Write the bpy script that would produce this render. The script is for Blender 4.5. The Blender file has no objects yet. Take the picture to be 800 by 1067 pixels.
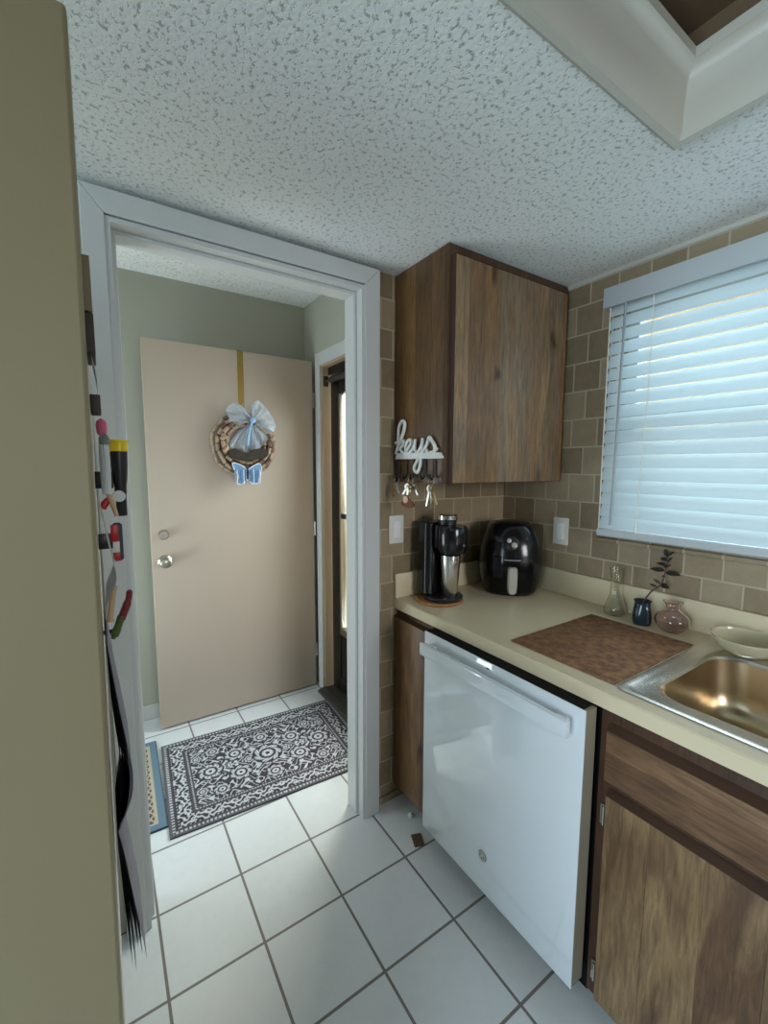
import bpy, bmesh, math, random
from mathutils import Vector, Matrix
random.seed(7)
sc = bpy.context.scene
COL = sc.collection
PI = math.pi

# ------------------------------------------------------------------ materials
def mat(name):
    m = bpy.data.materials.new(name); m.use_nodes = True
    return m, m.node_tree, m.node_tree.nodes['Principled BSDF']

def setp(b, **k):
    for n, v in k.items():
        b.inputs[n.replace('_', ' ')].default_value = v

def c4(c): return (c[0], c[1], c[2], 1.0)
def srgb(r, g, b):
    def f(u):
        u /= 255.0
        return u / 12.92 if u <= 0.04045 else ((u + 0.055) / 1.055) ** 2.4
    return (f(r), f(g), f(b))

def plain(name, col, rough=0.5, metal=0.0, var=0.06, scale=14.0, bump=0.0, bscale=60.0, **k):
    """solid colour broken up by a soft procedural noise"""
    m, nt, b = mat(name); N = nt.nodes; L = nt.links
    tc = N.new('ShaderNodeTexCoord'); nz = N.new('ShaderNodeTexNoise')
    nz.inputs['Scale'].default_value = scale; nz.inputs['Detail'].default_value = 3
    L.new(tc.outputs['Object'], nz.inputs['Vector'])
    mx = N.new('ShaderNodeMix'); mx.data_type = 'RGBA'
    mx.inputs[6].default_value = c4([x * (1 - var) for x in col]); mx.inputs[7].default_value = c4([min(1, x * (1 + var)) for x in col])
    L.new(nz.outputs['Fac'], mx.inputs[0]); L.new(mx.outputs[2], b.inputs['Base Color'])
    setp(b, Roughness=rough, Metallic=metal)
    if bump:
        n2 = N.new('ShaderNodeTexNoise'); n2.inputs['Scale'].default_value = bscale; n2.inputs['Detail'].default_value = 4
        L.new(tc.outputs['Object'], n2.inputs['Vector'])
        bp = N.new('ShaderNodeBump'); bp.inputs['Strength'].default_value = bump; bp.inputs['Distance'].default_value = 0.01
        L.new(n2.outputs['Fac'], bp.inputs['Height']); L.new(bp.outputs['Normal'], b.inputs['Normal'])
    setp(b, **k)
    return m

def math_node(nt, op, a=None, b=None):
    n = nt.nodes.new('ShaderNodeMath'); n.operation = op
    for i, v in enumerate((a, b)):
        if v is None: continue
        if isinstance(v, (int, float)): n.inputs[i].default_value = v
        else: nt.links.new(v, n.inputs[i])
    return n.outputs[0]

def popcorn(name):
    m, nt, b = mat(name); N = nt.nodes; L = nt.links
    tc = N.new('ShaderNodeTexCoord')
    n1 = N.new('ShaderNodeTexNoise'); n1.inputs['Scale'].default_value = 92; n1.inputs['Detail'].default_value = 2.5; n1.inputs['Roughness'].default_value = .55
    v = N.new('ShaderNodeTexVoronoi'); v.inputs['Scale'].default_value = 95
    L.new(tc.outputs['Object'], n1.inputs['Vector']); L.new(tc.outputs['Object'], v.inputs['Vector'])
    r = N.new('ShaderNodeValToRGB'); r.color_ramp.elements[0].position = .31; r.color_ramp.elements[1].position = .47
    L.new(n1.outputs['Fac'], r.inputs['Fac'])
    h = math_node(nt, 'ADD', r.outputs['Color'], math_node(nt, 'MULTIPLY', v.outputs['Distance'], -.35))
    bp = N.new('ShaderNodeBump'); bp.inputs['Strength'].default_value = .5; bp.inputs['Distance'].default_value = 0.005
    L.new(h, bp.inputs['Height']); L.new(bp.outputs['Normal'], b.inputs['Normal'])
    cr = N.new('ShaderNodeValToRGB')
    cr.color_ramp.elements[0].position = 0.0; cr.color_ramp.elements[0].color = c4(srgb(188, 191, 187))  # pits greyed in the base colour, standing in for their shade
    cr.color_ramp.elements[1].position = .8; cr.color_ramp.elements[1].color = c4(srgb(238, 240, 237))
    L.new(r.outputs['Color'], cr.inputs['Fac']); L.new(cr.outputs['Color'], b.inputs['Base Color'])
    setp(b, Roughness=.95)
    return m

def bricks(name, ax, off, w, h, mortar, cols, grout, rough, bump=.5, offset=.5, speck=.5, smooth=.1, gb=.35, wear=.25):
    """tiles laid in the plane of two object axes, colours vary tile by tile"""
    m, nt, b = mat(name); N = nt.nodes; L = nt.links
    tc = N.new('ShaderNodeTexCoord'); sp = N.new('ShaderNodeSeparateXYZ'); L.new(tc.outputs['Object'], sp.inputs[0])
    cb = N.new('ShaderNodeCombineXYZ')
    L.new(math_node(nt, 'SUBTRACT', sp.outputs[ax[0]], off[0]), cb.inputs[0])
    L.new(math_node(nt, 'SUBTRACT', sp.outputs[ax[1]], off[1]), cb.inputs[1])
    br = N.new('ShaderNodeTexBrick'); L.new(cb.outputs[0], br.inputs['Vector'])
    br.offset = offset; br.offset_frequency = 2; br.squash = 1
    for k, v in {'Color1': (0, 0, 0, 1), 'Color2': (1, 1, 1, 1), 'Mortar': (0, 0, 0, 1), 'Scale': 1.0, 'Mortar Size': mortar, 'Mortar Smooth': smooth, 'Bias': 0.0, 'Brick Width': w, 'Row Height': h}.items():
        br.inputs[k].default_value = v
    n1 = N.new('ShaderNodeTexNoise'); n1.inputs['Scale'].default_value = 26; n1.inputs['Detail'].default_value = 6; n1.inputs['Roughness'].default_value = .65
    L.new(tc.outputs['Object'], n1.inputs['Vector'])
    fac = math_node(nt, 'ADD', math_node(nt, 'MULTIPLY', br.outputs['Color'], 1 - speck), math_node(nt, 'MULTIPLY', n1.outputs['Fac'], speck))
    cr = N.new('ShaderNodeValToRGB'); e = cr.color_ramp.elements
    n = len(cols); e[0].position = .15; e[0].color = c4(cols[0]); e[1].position = .85; e[1].color = c4(cols[-1])
    for i in range(1, n - 1):
        q = e.new(.15 + .7 * i / (n - 1)); q.color = c4(cols[i])
    L.new(fac, cr.inputs['Fac'])
    mx = N.new('ShaderNodeMix'); mx.data_type = 'RGBA'; mx.inputs[7].default_value = c4(grout)
    L.new(br.outputs['Fac'], mx.inputs[0]); L.new(cr.outputs['Color'], mx.inputs[6]); L.new(mx.outputs[2], b.inputs['Base Color'])
    ht = math_node(nt, 'ADD', math_node(nt, 'MULTIPLY', br.outputs['Fac'], -1.0), math_node(nt, 'MULTIPLY', n1.outputs['Fac'], wear))
    bp = N.new('ShaderNodeBump'); bp.inputs['Strength'].default_value = bump; bp.inputs['Distance'].default_value = .004
    L.new(ht, bp.inputs['Height']); L.new(bp.outputs['Normal'], b.inputs['Normal'])
    rr = math_node(nt, 'ADD', math_node(nt, 'MULTIPLY', br.outputs['Fac'], gb), rough)
    L.new(rr, b.inputs['Roughness'])
    return m

def wood(name, across, along, pw, cols, rough=.45, seed=0.0, knots=True, contrast=1.0, third=None, figure=.17):
    """planks glued side by side, each its own tone, with grain running along one axis and a few knots"""
    m, nt, b = mat(name); N = nt.nodes; L = nt.links
    tc = N.new('ShaderNodeTexCoord'); sp = N.new('ShaderNodeSeparateXYZ'); L.new(tc.outputs['Object'], sp.inputs[0])
    A = sp.outputs[across]; Z = sp.outputs[along]
    third = [i for i in range(3) if i not in (across, along)][0]; T = sp.outputs[third]
    wig = N.new('ShaderNodeTexNoise'); wig.noise_dimensions = '1D'; wig.inputs['Scale'].default_value = 3.0
    L.new(math_node(nt, 'ADD', A, seed), wig.inputs['W'])
    pc = math_node(nt, 'ADD', math_node(nt, 'DIVIDE', math_node(nt, 'ADD', A, 5 + seed), pw), math_node(nt, 'MULTIPLY', wig.outputs['Fac'], .9))
    idx = math_node(nt, 'FLOOR', pc)
    seam = math_node(nt, 'LESS_THAN', math_node(nt, 'FRACT', pc), .0016 / pw)
    wn = N.new('ShaderNodeTexWhiteNoise'); wn.noise_dimensions = '1D'; L.new(math_node(nt, 'ADD', idx, seed * 3.7), wn.inputs['W'])
    cb = N.new('ShaderNodeCombineXYZ')
    L.new(math_node(nt, 'ADD', A, seed), cb.inputs[0])
    L.new(math_node(nt, 'ADD', math_node(nt, 'MULTIPLY', Z, .10), math_node(nt, 'MULTIPLY', wn.outputs['Value'], 7)), cb.inputs[1])
    L.new(math_node(nt, 'MULTIPLY', T, .3), cb.inputs[2])
    cb2 = N.new('ShaderNodeCombineXYZ')
    L.new(math_node(nt, 'ADD', A, seed), cb2.inputs[0])
    L.new(math_node(nt, 'ADD', math_node(nt, 'MULTIPLY', Z, figure), math_node(nt, 'MULTIPLY', wn.outputs['Value'], 3)), cb2.inputs[1])
    big = N.new('ShaderNodeTexNoise'); big.inputs['Scale'].default_value = 7; big.inputs['Detail'].default_value = 3; big.inputs['Distortion'].default_value = 1.9
    L.new(cb2.outputs[0], big.inputs['Vector'])
    g = N.new('ShaderNodeTexNoise'); g.inputs['Scale'].default_value = 105; g.inputs['Detail'].default_value = 5; g.inputs['Roughness'].default_value = .65; g.inputs['Distortion'].default_value = .6
    L.new(cb.outputs[0], g.inputs['Vector'])
    fac = math_node(nt, 'ADD', math_node(nt, 'MULTIPLY', wn.outputs['Value'], .42), math_node(nt, 'MULTIPLY', big.outputs['Fac'], .66 * contrast))
    cr = N.new('ShaderNodeValToRGB'); e = cr.color_ramp.elements; n = len(cols)
    e[0].position = .18; e[0].color = c4(cols[0]); e[1].position = .82; e[1].color = c4(cols[-1])
    for i in range(1, n - 1):
        q = e.new(.18 + .64 * i / (n - 1)); q.color = c4(cols[i])
    L.new(fac, cr.inputs['Fac'])
    gr = N.new('ShaderNodeValToRGB'); gr.color_ramp.elements[0].position = .33; gr.color_ramp.elements[0].color = (.36, .32, .30, 1); gr.color_ramp.elements[1].position = .62
    L.new(g.outputs['Fac'], gr.inputs['Fac'])
    mu = N.new('ShaderNodeMix'); mu.data_type = 'RGBA'; mu.blend_type = 'MULTIPLY'; mu.inputs[0].default_value = .75
    L.new(cr.outputs['Color'], mu.inputs[6]); L.new(gr.outputs['Color'], mu.inputs[7])
    out = mu.outputs[2]
    if knots:
        cb3 = N.new('ShaderNodeCombineXYZ')
        L.new(math_node(nt, 'ADD', A, seed), cb3.inputs[0]); L.new(math_node(nt, 'MULTIPLY', Z, .55), cb3.inputs[1]); 
        vo = N.new('ShaderNodeTexVoronoi'); vo.voronoi_dimensions = '2D'; vo.inputs['Scale'].default_value = 3.4
        wv = N.new('ShaderNodeTexNoise'); wv.inputs['Scale'].default_value = 11; L.new(cb3.outputs[0], wv.inputs['Vector'])
        va = N.new('ShaderNodeVectorMath'); va.operation = 'MULTIPLY_ADD'; va.inputs[1].default_value = (.10, .10, 0); L.new(wv.outputs['Color'], va.inputs[0]); L.new(cb3.outputs[0], va.inputs[2])
        L.new(va.outputs[0], vo.inputs['Vector'])
        kr = N.new('ShaderNodeValToRGB'); kr.color_ramp.elements[0].position = .03; kr.color_ramp.elements[0].color = (.22, .17, .15, 1); kr.color_ramp.elements[1].position = .085
        L.new(vo.outputs['Distance'], kr.inputs['Fac'])
        m2 = N.new('ShaderNodeMix'); m2.data_type = 'RGBA'; m2.blend_type = 'MULTIPLY'; m2.inputs[0].default_value = .85
        L.new(out, m2.inputs[6]); L.new(kr.outputs['Color'], m2.inputs[7]); out = m2.outputs[2]
    m3 = N.new('ShaderNodeMix'); m3.data_type = 'RGBA'; m3.blend_type = 'MULTIPLY'; m3.inputs[7].default_value = (.45, .40, .36, 1)
    L.new(math_node(nt, 'MULTIPLY', seam, .8), m3.inputs[0]); L.new(out, m3.inputs[6]); out = m3.outputs[2]
    L.new(out, b.inputs['Base Color'])
    bp = N.new('ShaderNodeBump'); bp.inputs['Strength'].default_value = .12; bp.inputs['Distance'].default_value = .002
    L.new(g.outputs['Fac'], bp.inputs['Height']); L.new(bp.outputs['Normal'], b.inputs['Normal'])
    setp(b, Roughness=rough)
    return m

def vcol(name, rough=.95):
    m, nt, b = mat(name); N = nt.nodes; L = nt.links
    a = N.new('ShaderNodeAttribute'); a.attribute_name = 'Col'
    nz = N.new('ShaderNodeTexNoise'); nz.inputs['Scale'].default_value = 350; tc = N.new('ShaderNodeTexCoord'); L.new(tc.outputs['Object'], nz.inputs['Vector'])
    L.new(a.outputs['Color'], b.inputs['Base Color'])
    bp = N.new('ShaderNodeBump'); bp.inputs['Strength'].default_value = .5; bp.inputs['Distance'].default_value = .003
    L.new(nz.outputs['Fac'], bp.inputs['Height']); L.new(bp.outputs['Normal'], b.inputs['Normal'])
    setp(b, Roughness=rough)
    b.inputs['Specular IOR Level'].default_value = .1
    return m

def translucent(name, col, tcol, fac, alpha=1.0, rough=.5):
    m, nt, b = mat(name); N = nt.nodes; L = nt.links
    setp(b, Base_Color=c4(col), Roughness=rough)
    t = N.new('ShaderNodeBsdfTranslucent'); t.inputs['Color'].default_value = c4(tcol)
    mx = N.new('ShaderNodeMixShader'); mx.inputs[0].default_value = fac
    L.new(b.outputs[0], mx.inputs[1]); L.new(t.outputs[0], mx.inputs[2])
    o = N['Material Output']; last = mx
    if alpha < 1:
        tr = N.new('ShaderNodeBsdfTransparent'); m2 = N.new('ShaderNodeMixShader')
        wv = N.new('ShaderNodeTexNoise'); wv.inputs['Scale'].default_value = 160; tc = N.new('ShaderNodeTexCoord'); L.new(tc.outputs['Object'], wv.inputs['Vector'])
        L.new(math_node(nt, 'ADD', math_node(nt, 'MULTIPLY', wv.outputs['Fac'], .5), alpha - .25), m2.inputs[0])
        L.new(tr.outputs[0], m2.inputs[1]); L.new(mx.outputs[0], m2.inputs[2]); last = m2
    L.new(last.outputs[0], o.inputs['Surface'])
    return m

def glass(name, col, rough=.02, ior=1.45, trans=1.0):
    m, nt, b = mat(name)
    setp(b, Base_Color=c4(col), Roughness=rough, IOR=ior)
    b.inputs['Transmission Weight'].default_value = trans
    return m

def pane_glass(name):
    m, nt, b = mat(name); N = nt.nodes; L = nt.links
    g = N.new('ShaderNodeBsdfGlossy'); g.inputs['Roughness'].default_value = .02
    t = N.new('ShaderNodeBsdfTransparent'); t.inputs['Color'].default_value = (.93, .96, .95, 1)
    mx = N.new('ShaderNodeMixShader'); mx.inputs[0].default_value = .07
    L.new(t.outputs[0], mx.inputs[1]); L.new(g.outputs[0], mx.inputs[2]); L.new(mx.outputs[0], N['Material Output'].inputs['Surface'])
    return m

W_COLS = [srgb(96, 68, 42), srgb(122, 96, 68), srgb(150, 112, 70), srgb(128, 112, 92), srgb(164, 132, 92)]
M = {}
M['ceiling'] = popcorn('popcorn_plaster')
M['trav_r'] = bricks('travertine_right', (1, 2), (1.09 - .1115 * 60, 1.079 - .1115 * 9), .1115, .1115, .0034, [srgb(120, 104, 80), srgb(144, 127, 101), srgb(162, 146, 120)], srgb(182, 168, 142), .6, bump=.9, wear=.9)
M['trav_b'] = bricks('travertine_back', (0, 2), (.93 - .1115 * 60, 1.079 - .1115 * 9), .1115, .1115, .0034, [srgb(116, 98, 72), srgb(144, 126, 98), srgb(164, 144, 116)], srgb(178, 164, 138), .6, bump=.9, wear=.9)
M['floor'] = bricks('floor_tile', (0, 1), (.3415 - .264 * 40, 1.174 - .264 * 40),   .264, .264, .0042, [srgb(212, 217, 219), srgb(220, 224, 226), srgb(226, 229, 230)], srgb(124, 119, 114), .16, bump=.35, offset=0.0, speck=.7, gb=.5, wear=.04)
M['wall_green'] = plain('sage_paint', srgb(175, 175, 161), .85, var=.02, bump=.08, bscale=220)
M['trim'] = plain('white_trim_paint', srgb(202, 204, 202), .38, var=.015)
M['door'] = plain('taupe_door_paint', srgb(188, 173, 157), .5, var=.02, scale=3)
M['jamb'] = plain('tan_jamb_paint', srgb(196, 170, 138), .6, var=.03)
M['bronze'] = plain('dark_bronze', srgb(34, 30, 28), .4, var=.1, metal=.3)
M['threshold'] = plain('threshold_grey', srgb(70, 66, 60), .6, var=.2, scale=30)
M['pane'] = pane_glass('clear_pane')
M['stucco'] = plain('cream_stucco', srgb(246, 232, 208), .9, var=.03, bump=.4, bscale=80)
M['upper_v'] = wood('hickory_upper_side', 1, 2, .085, [srgb(84, 58, 34), srgb(116, 84, 50), srgb(150, 112, 68)], seed=.3, knots=False)
M['upper_f'] = wood('hickory_upper_door', 0, 2, .075, W_COLS, seed=1.13)
M['upper_frame'] = wood('hickory_frame', 0, 2, .2, [srgb(70, 47, 28), srgb(96, 68, 42)], seed=2.2, knots=False)
M['base_door'] = wood('hickory_base_door', 1, 2, .12, [srgb(72, 50, 34), srgb(110, 82, 56), srgb(150, 122, 86), srgb(104, 76, 52)], seed=4.71, contrast=1.25, figure=.24)
M['base_drawer'] = wood('hickory_drawer', 2, 1, .16, [srgb(98, 70, 50), srgb(132, 98, 70), srgb(158, 126, 94)], seed=3.3, contrast=1.1, figure=.4)
M['base_frame'] = wood('hickory_base_frame', 1, 2, .2, [srgb(66, 42, 26), srgb(94, 62, 40)], seed=6.1, knots=False)
M['filler'] = wood('hickory_narrow_door', 1, 2, .07, [srgb(82, 56, 36), srgb(116, 84, 54), srgb(138, 106, 72)], seed=7.7)
M['bevel'] = plain('routed_dark_edge', srgb(62, 38, 22), .5, var=.15)
M['laminate'] = plain('cream_laminate', srgb(216, 200, 168), .32, var=.02, scale=40)
M['steel'] = plain('brushed_steel', (.62, .60, .56), .24, metal=1.0, var=.05, scale=60)
M['bowl_steel'] = plain('steel_warm_reflection', (.56, .45, .30), .28, metal=1.0, var=.06, scale=40)  # warm reflected light is mixed into the basin steel's colour
M['chrome'] = plain('chrome', (.7, .7, .68), .15, metal=1.0, var=.03)
M['nickel'] = plain('aged_nickel', (.50, .47, .41), .3, metal=1.0, var=.08)
M['brass'] = plain('gold_strip', (.78, .60, .20), .22, metal=1.0, var=.06)
M['dw'] = plain('white_gloss_enamel', srgb(218, 225, 230), .04, var=.005, Coat_Weight=1.0, Coat_Roughness=.03, Coat_IOR=1.65)
M['dw_dark'] = plain('black_control_plastic', (.006, .006, .006), .75, var=.1, Specular_IOR_Level=.15)
M['dw_side'] = plain('door_edge_steel', srgb(138, 130, 112), .45, var=.03)
M['badge'] = plain('grey_badge', srgb(130, 130, 128), .35, metal=.4, var=.05)
M['mark'] = plain('dark_print', srgb(50, 54, 66), .5, var=.1)
M['blackgloss'] = plain('black_gloss_plastic', (.006, .006, .007), .16, var=.1)
M['blacksatin'] = plain('black_satin_plastic', (.012, .012, .013), .35, var=.1)
M['blackglass'] = plain('smoked_window', (.02, .022, .03), .06, var=.05)
M['silver'] = plain('silver_plastic', srgb(186, 182, 172), .35, metal=.35, var=.04)
M['coaster'] = wood('bamboo_board', 0, 1, .03, [srgb(150, 100, 52), srgb(186, 134, 78)], knots=False, seed=.9)
M['plate'] = plain('white_plastic', srgb(222, 220, 212), .4, var=.01)
M['sign'] = plain('white_sign_paint', srgb(236, 236, 232), .5, var=.015)
M['hook'] = plain('black_iron', (.012, .011, .010), .5, var=.1)
M['keymetal'] = plain('key_nickel', (.50, .47, .42), .3, metal=1.0, var=.1)
M['keybrass'] = plain('key_brass', (.50, .38, .18), .35, metal=1.0, var=.1)
M['leather'] = plain('brown_leather', srgb(110, 62, 32), .6, var=.2, scale=60, bump=.2)
M['pinkround'] = plain('pale_pink_enamel', srgb(226, 184, 164), .4, var=.05)
M['tagtan'] = plain('tan_tag', srgb(150, 112, 82), .6, var=.1)
M['slat'] = translucent('white_slat', srgb(232, 236, 236), srgb(214, 232, 240), .42, rough=.4)
M['valance'] = plain('valance_white', srgb(186, 192, 195), .45, var=.01)
M['cord'] = plain('white_cord', srgb(228, 226, 216), .7, var=.03)
M['wand'] = plain('grey_wand', srgb(150, 158, 164), .3, var=.03)
M['soffit_brown'] = plain('brown_recess', srgb(104, 84, 62), .7, var=.08, scale=6)
M['crown'] = plain('crown_paint', srgb(188, 184, 172), .42, var=.015)
M['fridge'] = plain('almond_fridge', srgb(158, 145, 112), .5, var=.015, bump=.015, bscale=260)
M['fridge_side'] = plain('fridge_side_lit', srgb(202, 198, 188), .42, var=.015, bump=.05, bscale=260)  # same almond finish, made paler to carry the doorway light
M['gasket'] = plain('dark_gasket', srgb(52, 50, 46), .7, var=.1)
M['paper'] = plain('white_paper', srgb(226, 224, 224), .8, var=.03)
M['greypaper'] = plain('grey_print_paper', srgb(196, 194, 202), .8, var=.2, scale=30)
M['darkpaper'] = plain('dark_magazine', srgb(26, 20, 22), .5, var=.3, scale=20)
M['yellow'] = plain('yellow_plastic', srgb(246, 214, 20), .35, var=.03)
M['red'] = plain('red_plastic', srgb(186, 26, 30), .35, var=.06)
M['darkred'] = plain('chili_red', srgb(120, 30, 38), .4, var=.15, scale=50)
M['chiligreen'] = plain('chili_green', srgb(74, 92, 36), .5, var=.2, scale=50)
M['pink'] = plain('pink_plastic', srgb(216, 96, 130), .5, var=.06)
M['brownmag'] = plain('brown_photo', srgb(134, 120, 92), .6, var=.1)
M['darkmag'] = plain('dark_photo', srgb(66, 58, 52), .6, var=.15)
M['lightwood'] = plain('pale_wood', srgb(206, 168, 128), .6, var=.08, scale=50)
M['clearplastic'] = plain('milky_plastic', srgb(208, 212, 210), .2, var=.06, scale=80)
M['greenish'] = plain('grey_green_cap', srgb(120, 134, 126), .4, var=.05)
M['cork'] = plain('wine_cork', srgb(176, 152, 128), .8, var=.3, scale=40, bump=.3, bscale=200)
M['cork2'] = plain('wine_cork_stained', srgb(120, 92, 80), .8, var=.3, scale=40, bump=.3, bscale=200)
M['twig'] = plain('dark_backing', srgb(52, 40, 30), .9, var=.3)
M['tulle'] = translucent('pale_blue_tulle', srgb(222, 234, 246), srgb(215, 230, 246), .4, alpha=.66, rough=.8)
M['ribbon'] = plain('blue_ribbon_knot', srgb(150, 186, 220), .6, var=.08)
M['bfly'] = plain('butterfly_blue', srgb(108, 148, 190), .6, var=.35, scale=70)
M['bflyw'] = plain('butterfly_pale', srgb(214, 224, 232), .6, var=.08)
M['driftwood'] = plain('dark_driftwood', srgb(56, 46, 38), .85, var=.45, scale=40, bump=.4)
M['rug'] = vcol('patterned_pile')
M['mat'] = None
M['vaseclear'] = glass('clear_vase_glass', (.93, .94, .88), .03)
M['vasepink'] = glass('pink_vase_glass', (.94, .84, .85), .04)
M['bowlglass'] = glass('amber_bowl_glass', (.86, .80, .60), .12, trans=.55)
M['vaseblue'] = plain('blue_black_glaze', srgb(34, 46, 56), .12, var=.6, scale=30)
M['stem'] = plain('plant_stem', srgb(72, 54, 54), .6, var=.15)
M['leaf'] = plain('plum_green_leaf', srgb(66, 66, 58), .45, var=.25, scale=40)
M['vent'] = plain('brown_vent', srgb(96, 78, 60), .6, var=.2)

def weave(name):
    m, nt, b = mat(name); N = nt.nodes; L = nt.links
    tc = N.new('ShaderNodeTexCoord'); sp = N.new('ShaderNodeSeparateXYZ'); L.new(tc.outputs['Object'], sp.inputs[0])
    s1 = math_node(nt, 'SINE', math_node(nt, 'MULTIPLY', sp.outputs[0], 2 * PI / .0085))
    s2 = math_node(nt, 'SINE', math_node(nt, 'MULTIPLY', sp.outputs[1], 2 * PI / .0125))
    nz = N.new('ShaderNodeTexNoise'); nz.inputs['Scale'].default_value = 45; nz.inputs['Detail'].default_value = 4; L.new(tc.outputs['Object'], nz.inputs['Vector'])
    f = math_node(nt, 'ADD', math_node(nt, 'MULTIPLY', math_node(nt, 'MULTIPLY', s1, s2), .22), nz.outputs['Fac'])
    f = math_node(nt, 'ADD', f, math_node(nt, 'MULTIPLY', s1, .12))
    cr = N.new('ShaderNodeValToRGB'); e = cr.color_ramp.elements
    e[0].position = .25; e[0].color = c4(srgb(74, 48, 30)); e[1].position = .8; e[1].color = c4(srgb(164, 116, 74))
    L.new(f, cr.inputs['Fac']); L.new(cr.outputs['Color'], b.inputs['Base Color'])
    bp = N.new('ShaderNodeBump'); bp.inputs['Strength'].default_value = .6; bp.inputs['Distance'].default_value = .003
    L.new(f, bp.inputs['Height']); L.new(bp.outputs['Normal'], b.inputs['Normal'])
    setp(b, Roughness=.7)
    return m
M['mat'] = weave('woven_brown_mat')

# ------------------------------------------------------------------ mesh helpers
def BM(): return bmesh.new()

def bx(bm, x0, x1, y0, y1, z0, z1, bev=0.0, seg=2):
    t = bmesh.new() if bev else bm
    r = bmesh.ops.create_cube(t, size=1.0)
    cx, cy, cz = (x0 + x1) / 2, (y0 + y1) / 2, (z0 + z1) / 2
    for v in r['verts']:
        v.co = Vector((cx + v.co.x * (x1 - x0), cy + v.co.y * (y1 - y0), cz + v.co.z * (z1 - z0)))
    if bev:
        bmesh.ops.bevel(t, geom=t.edges[:], offset=bev, segments=seg, profile=.5, affect='EDGES')
        join(bm, t)
    return bm

def join(bm, t, mtx=None):
    me = bpy.data.meshes.new('tmp'); t.to_mesh(me); t.free()
    if mtx is not None: me.transform(mtx)
    bm.from_mesh(me); bpy.data.meshes.remove(me)

def lathe(bm, prof, c=(0, 0, 0), n=32, sx=1.0, sy=1.0, axis=None):
    """prof: list of (r, z); closed where r==0"""
    t = bmesh.new(); rings = []
    for r, z in prof:
        if r < 1e-6: rings.append([t.verts.new((0, 0, z))])
        else: rings.append([t.verts.new((r * sx * math.cos(2 * PI * i / n), r * sy * math.sin(2 * PI * i / n), z)) for i in range(n)])
    for a, b in zip(rings, rings[1:]):
        for i in range(n):
            j = (i + 1) % n
            if len(a) == 1 and len(b) == 1: continue
            if len(a) == 1: t.faces.new((a[0], b[i], b[j]))
            elif len(b) == 1: t.faces.new((a[i], b[0], a[j]))
            else: t.faces.new((a[i], b[i], b[j], a[j]))
    bmesh.ops.recalc_face_normals(t, faces=t.faces[:])
    m = Matrix.Translation(Vector(c))
    if axis is not None: m = m @ Vector((0, 0, 1)).rotation_difference(Vector(axis)).to_matrix().to_4x4()
    join(bm, t, m)
    return bm

def cyl(bm, p0, p1, r, r2=None, n=20):
    p0, p1 = Vector(p0), Vector(p1); d = p1 - p0; h = d.length
    r2 = r if r2 is None else r2
    return lathe(bm, [(0, 0), (r, 0), (r2, h), (0, h)], p0, n, axis=d)

def tube(bm, pts, r, n=8, flat=None, closed=False):
    """sweep a circle along points; r a number or list"""
    pts = [Vector(p) for p in pts]; N = len(pts)
    rs = r if isinstance(r, (list, tuple)) else [r] * N
    t = bmesh.new(); rings = []; prev = None
    for i, p in enumerate(pts):
        if closed: d = pts[(i + 1) % N] - pts[i - 1]
        else: d = pts[min(i + 1, N - 1)] - pts[max(i - 1, 0)]
        d.normalize()
        if prev is None:
            u = d.orthogonal().normalized()
        else:
            u = (prev - d * prev.dot(d)).normalized()
        prev = u; w = d.cross(u)
        rings.append([t.verts.new(p + (u * math.cos(2 * PI * k / n) + w * math.sin(2 * PI * k / n)) * rs[i]) for k in range(n)])
    m = N if closed else N - 1
    for i in range(m):
        a, b = rings[i], rings[(i + 1) % N]
        for k in range(n): t.faces.new((a[k], a[(k + 1) % n], b[(k + 1) % n], b[k]))
    if not closed:
        t.faces.new(rings[0][::-1]); t.faces.new(rings[-1])
    bmesh.ops.recalc_face_normals(t, faces=t.faces[:])
    join(bm, t)
    return bm

def spline(pts, k=6, closed=False):
    P = [Vector(p) for p in pts]; n = len(P); out = []
    rng = range(n if closed else n - 1)
    for i in rng:
        p0 = P[(i - 1) % n] if closed or i > 0 else P[0]; p1 = P[i]; p2 = P[(i + 1) % n]; p3 = P[(i + 2) % n] if closed or i + 2 < n else P[-1]
        for j in range(k):
            t = j / k
            out.append(.5 * ((2 * p1) + (p2 - p0) * t + (2 * p0 - 5 * p1 + 4 * p2 - p3) * t * t + (3 * p1 - p0 - 3 * p2 + p3) * t ** 3))
    if not closed: out.append(P[-1])
    return out

def prism(bm, poly, axis, a0, a1):
    """extrude a 2-D polygon along axis 0/1/2 from a0 to a1"""
    t = bmesh.new()
    def mk(p, a):
        if axis == 0: return (a, p[0], p[1])
        if axis == 1: return (p[0], a, p[1])
        return (p[0], p[1], a)
    A = [t.verts.new(mk(p, a0)) for p in poly]; B = [t.verts.new(mk(p, a1)) for p in poly]
    t.faces.new(A); t.faces.new(B[::-1]); n = len(poly)
    for i in range(n): t.faces.new((A[i], B[i], B[(i + 1) % n], A[(i + 1) % n]))
    bmesh.ops.recalc_face_normals(t, faces=t.faces[:])
    join(bm, t)
    return bm

def grid(bm, f, nu, nv):
    V = [[bm.verts.new(f(i / nu, j / nv)) for j in range(nv + 1)] for i in range(nu + 1)]
    for i in range(nu):
        for j in range(nv): bm.faces.new((V[i][j], V[i + 1][j], V[i + 1][j + 1], V[i][j + 1]))
    return bm

def rotbm(bm, deg, axis, pivot):
    bmesh.ops.rotate(bm, verts=bm.verts[:], cent=Vector(pivot), matrix=Matrix.Rotation(math.radians(deg), 3, axis))
    return bm

ROOT = {}
def world_loc(o):
    v = Vector((0, 0, 0))
    while o is not None: v += Vector(o.location); o = o.parent
    return v

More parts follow.
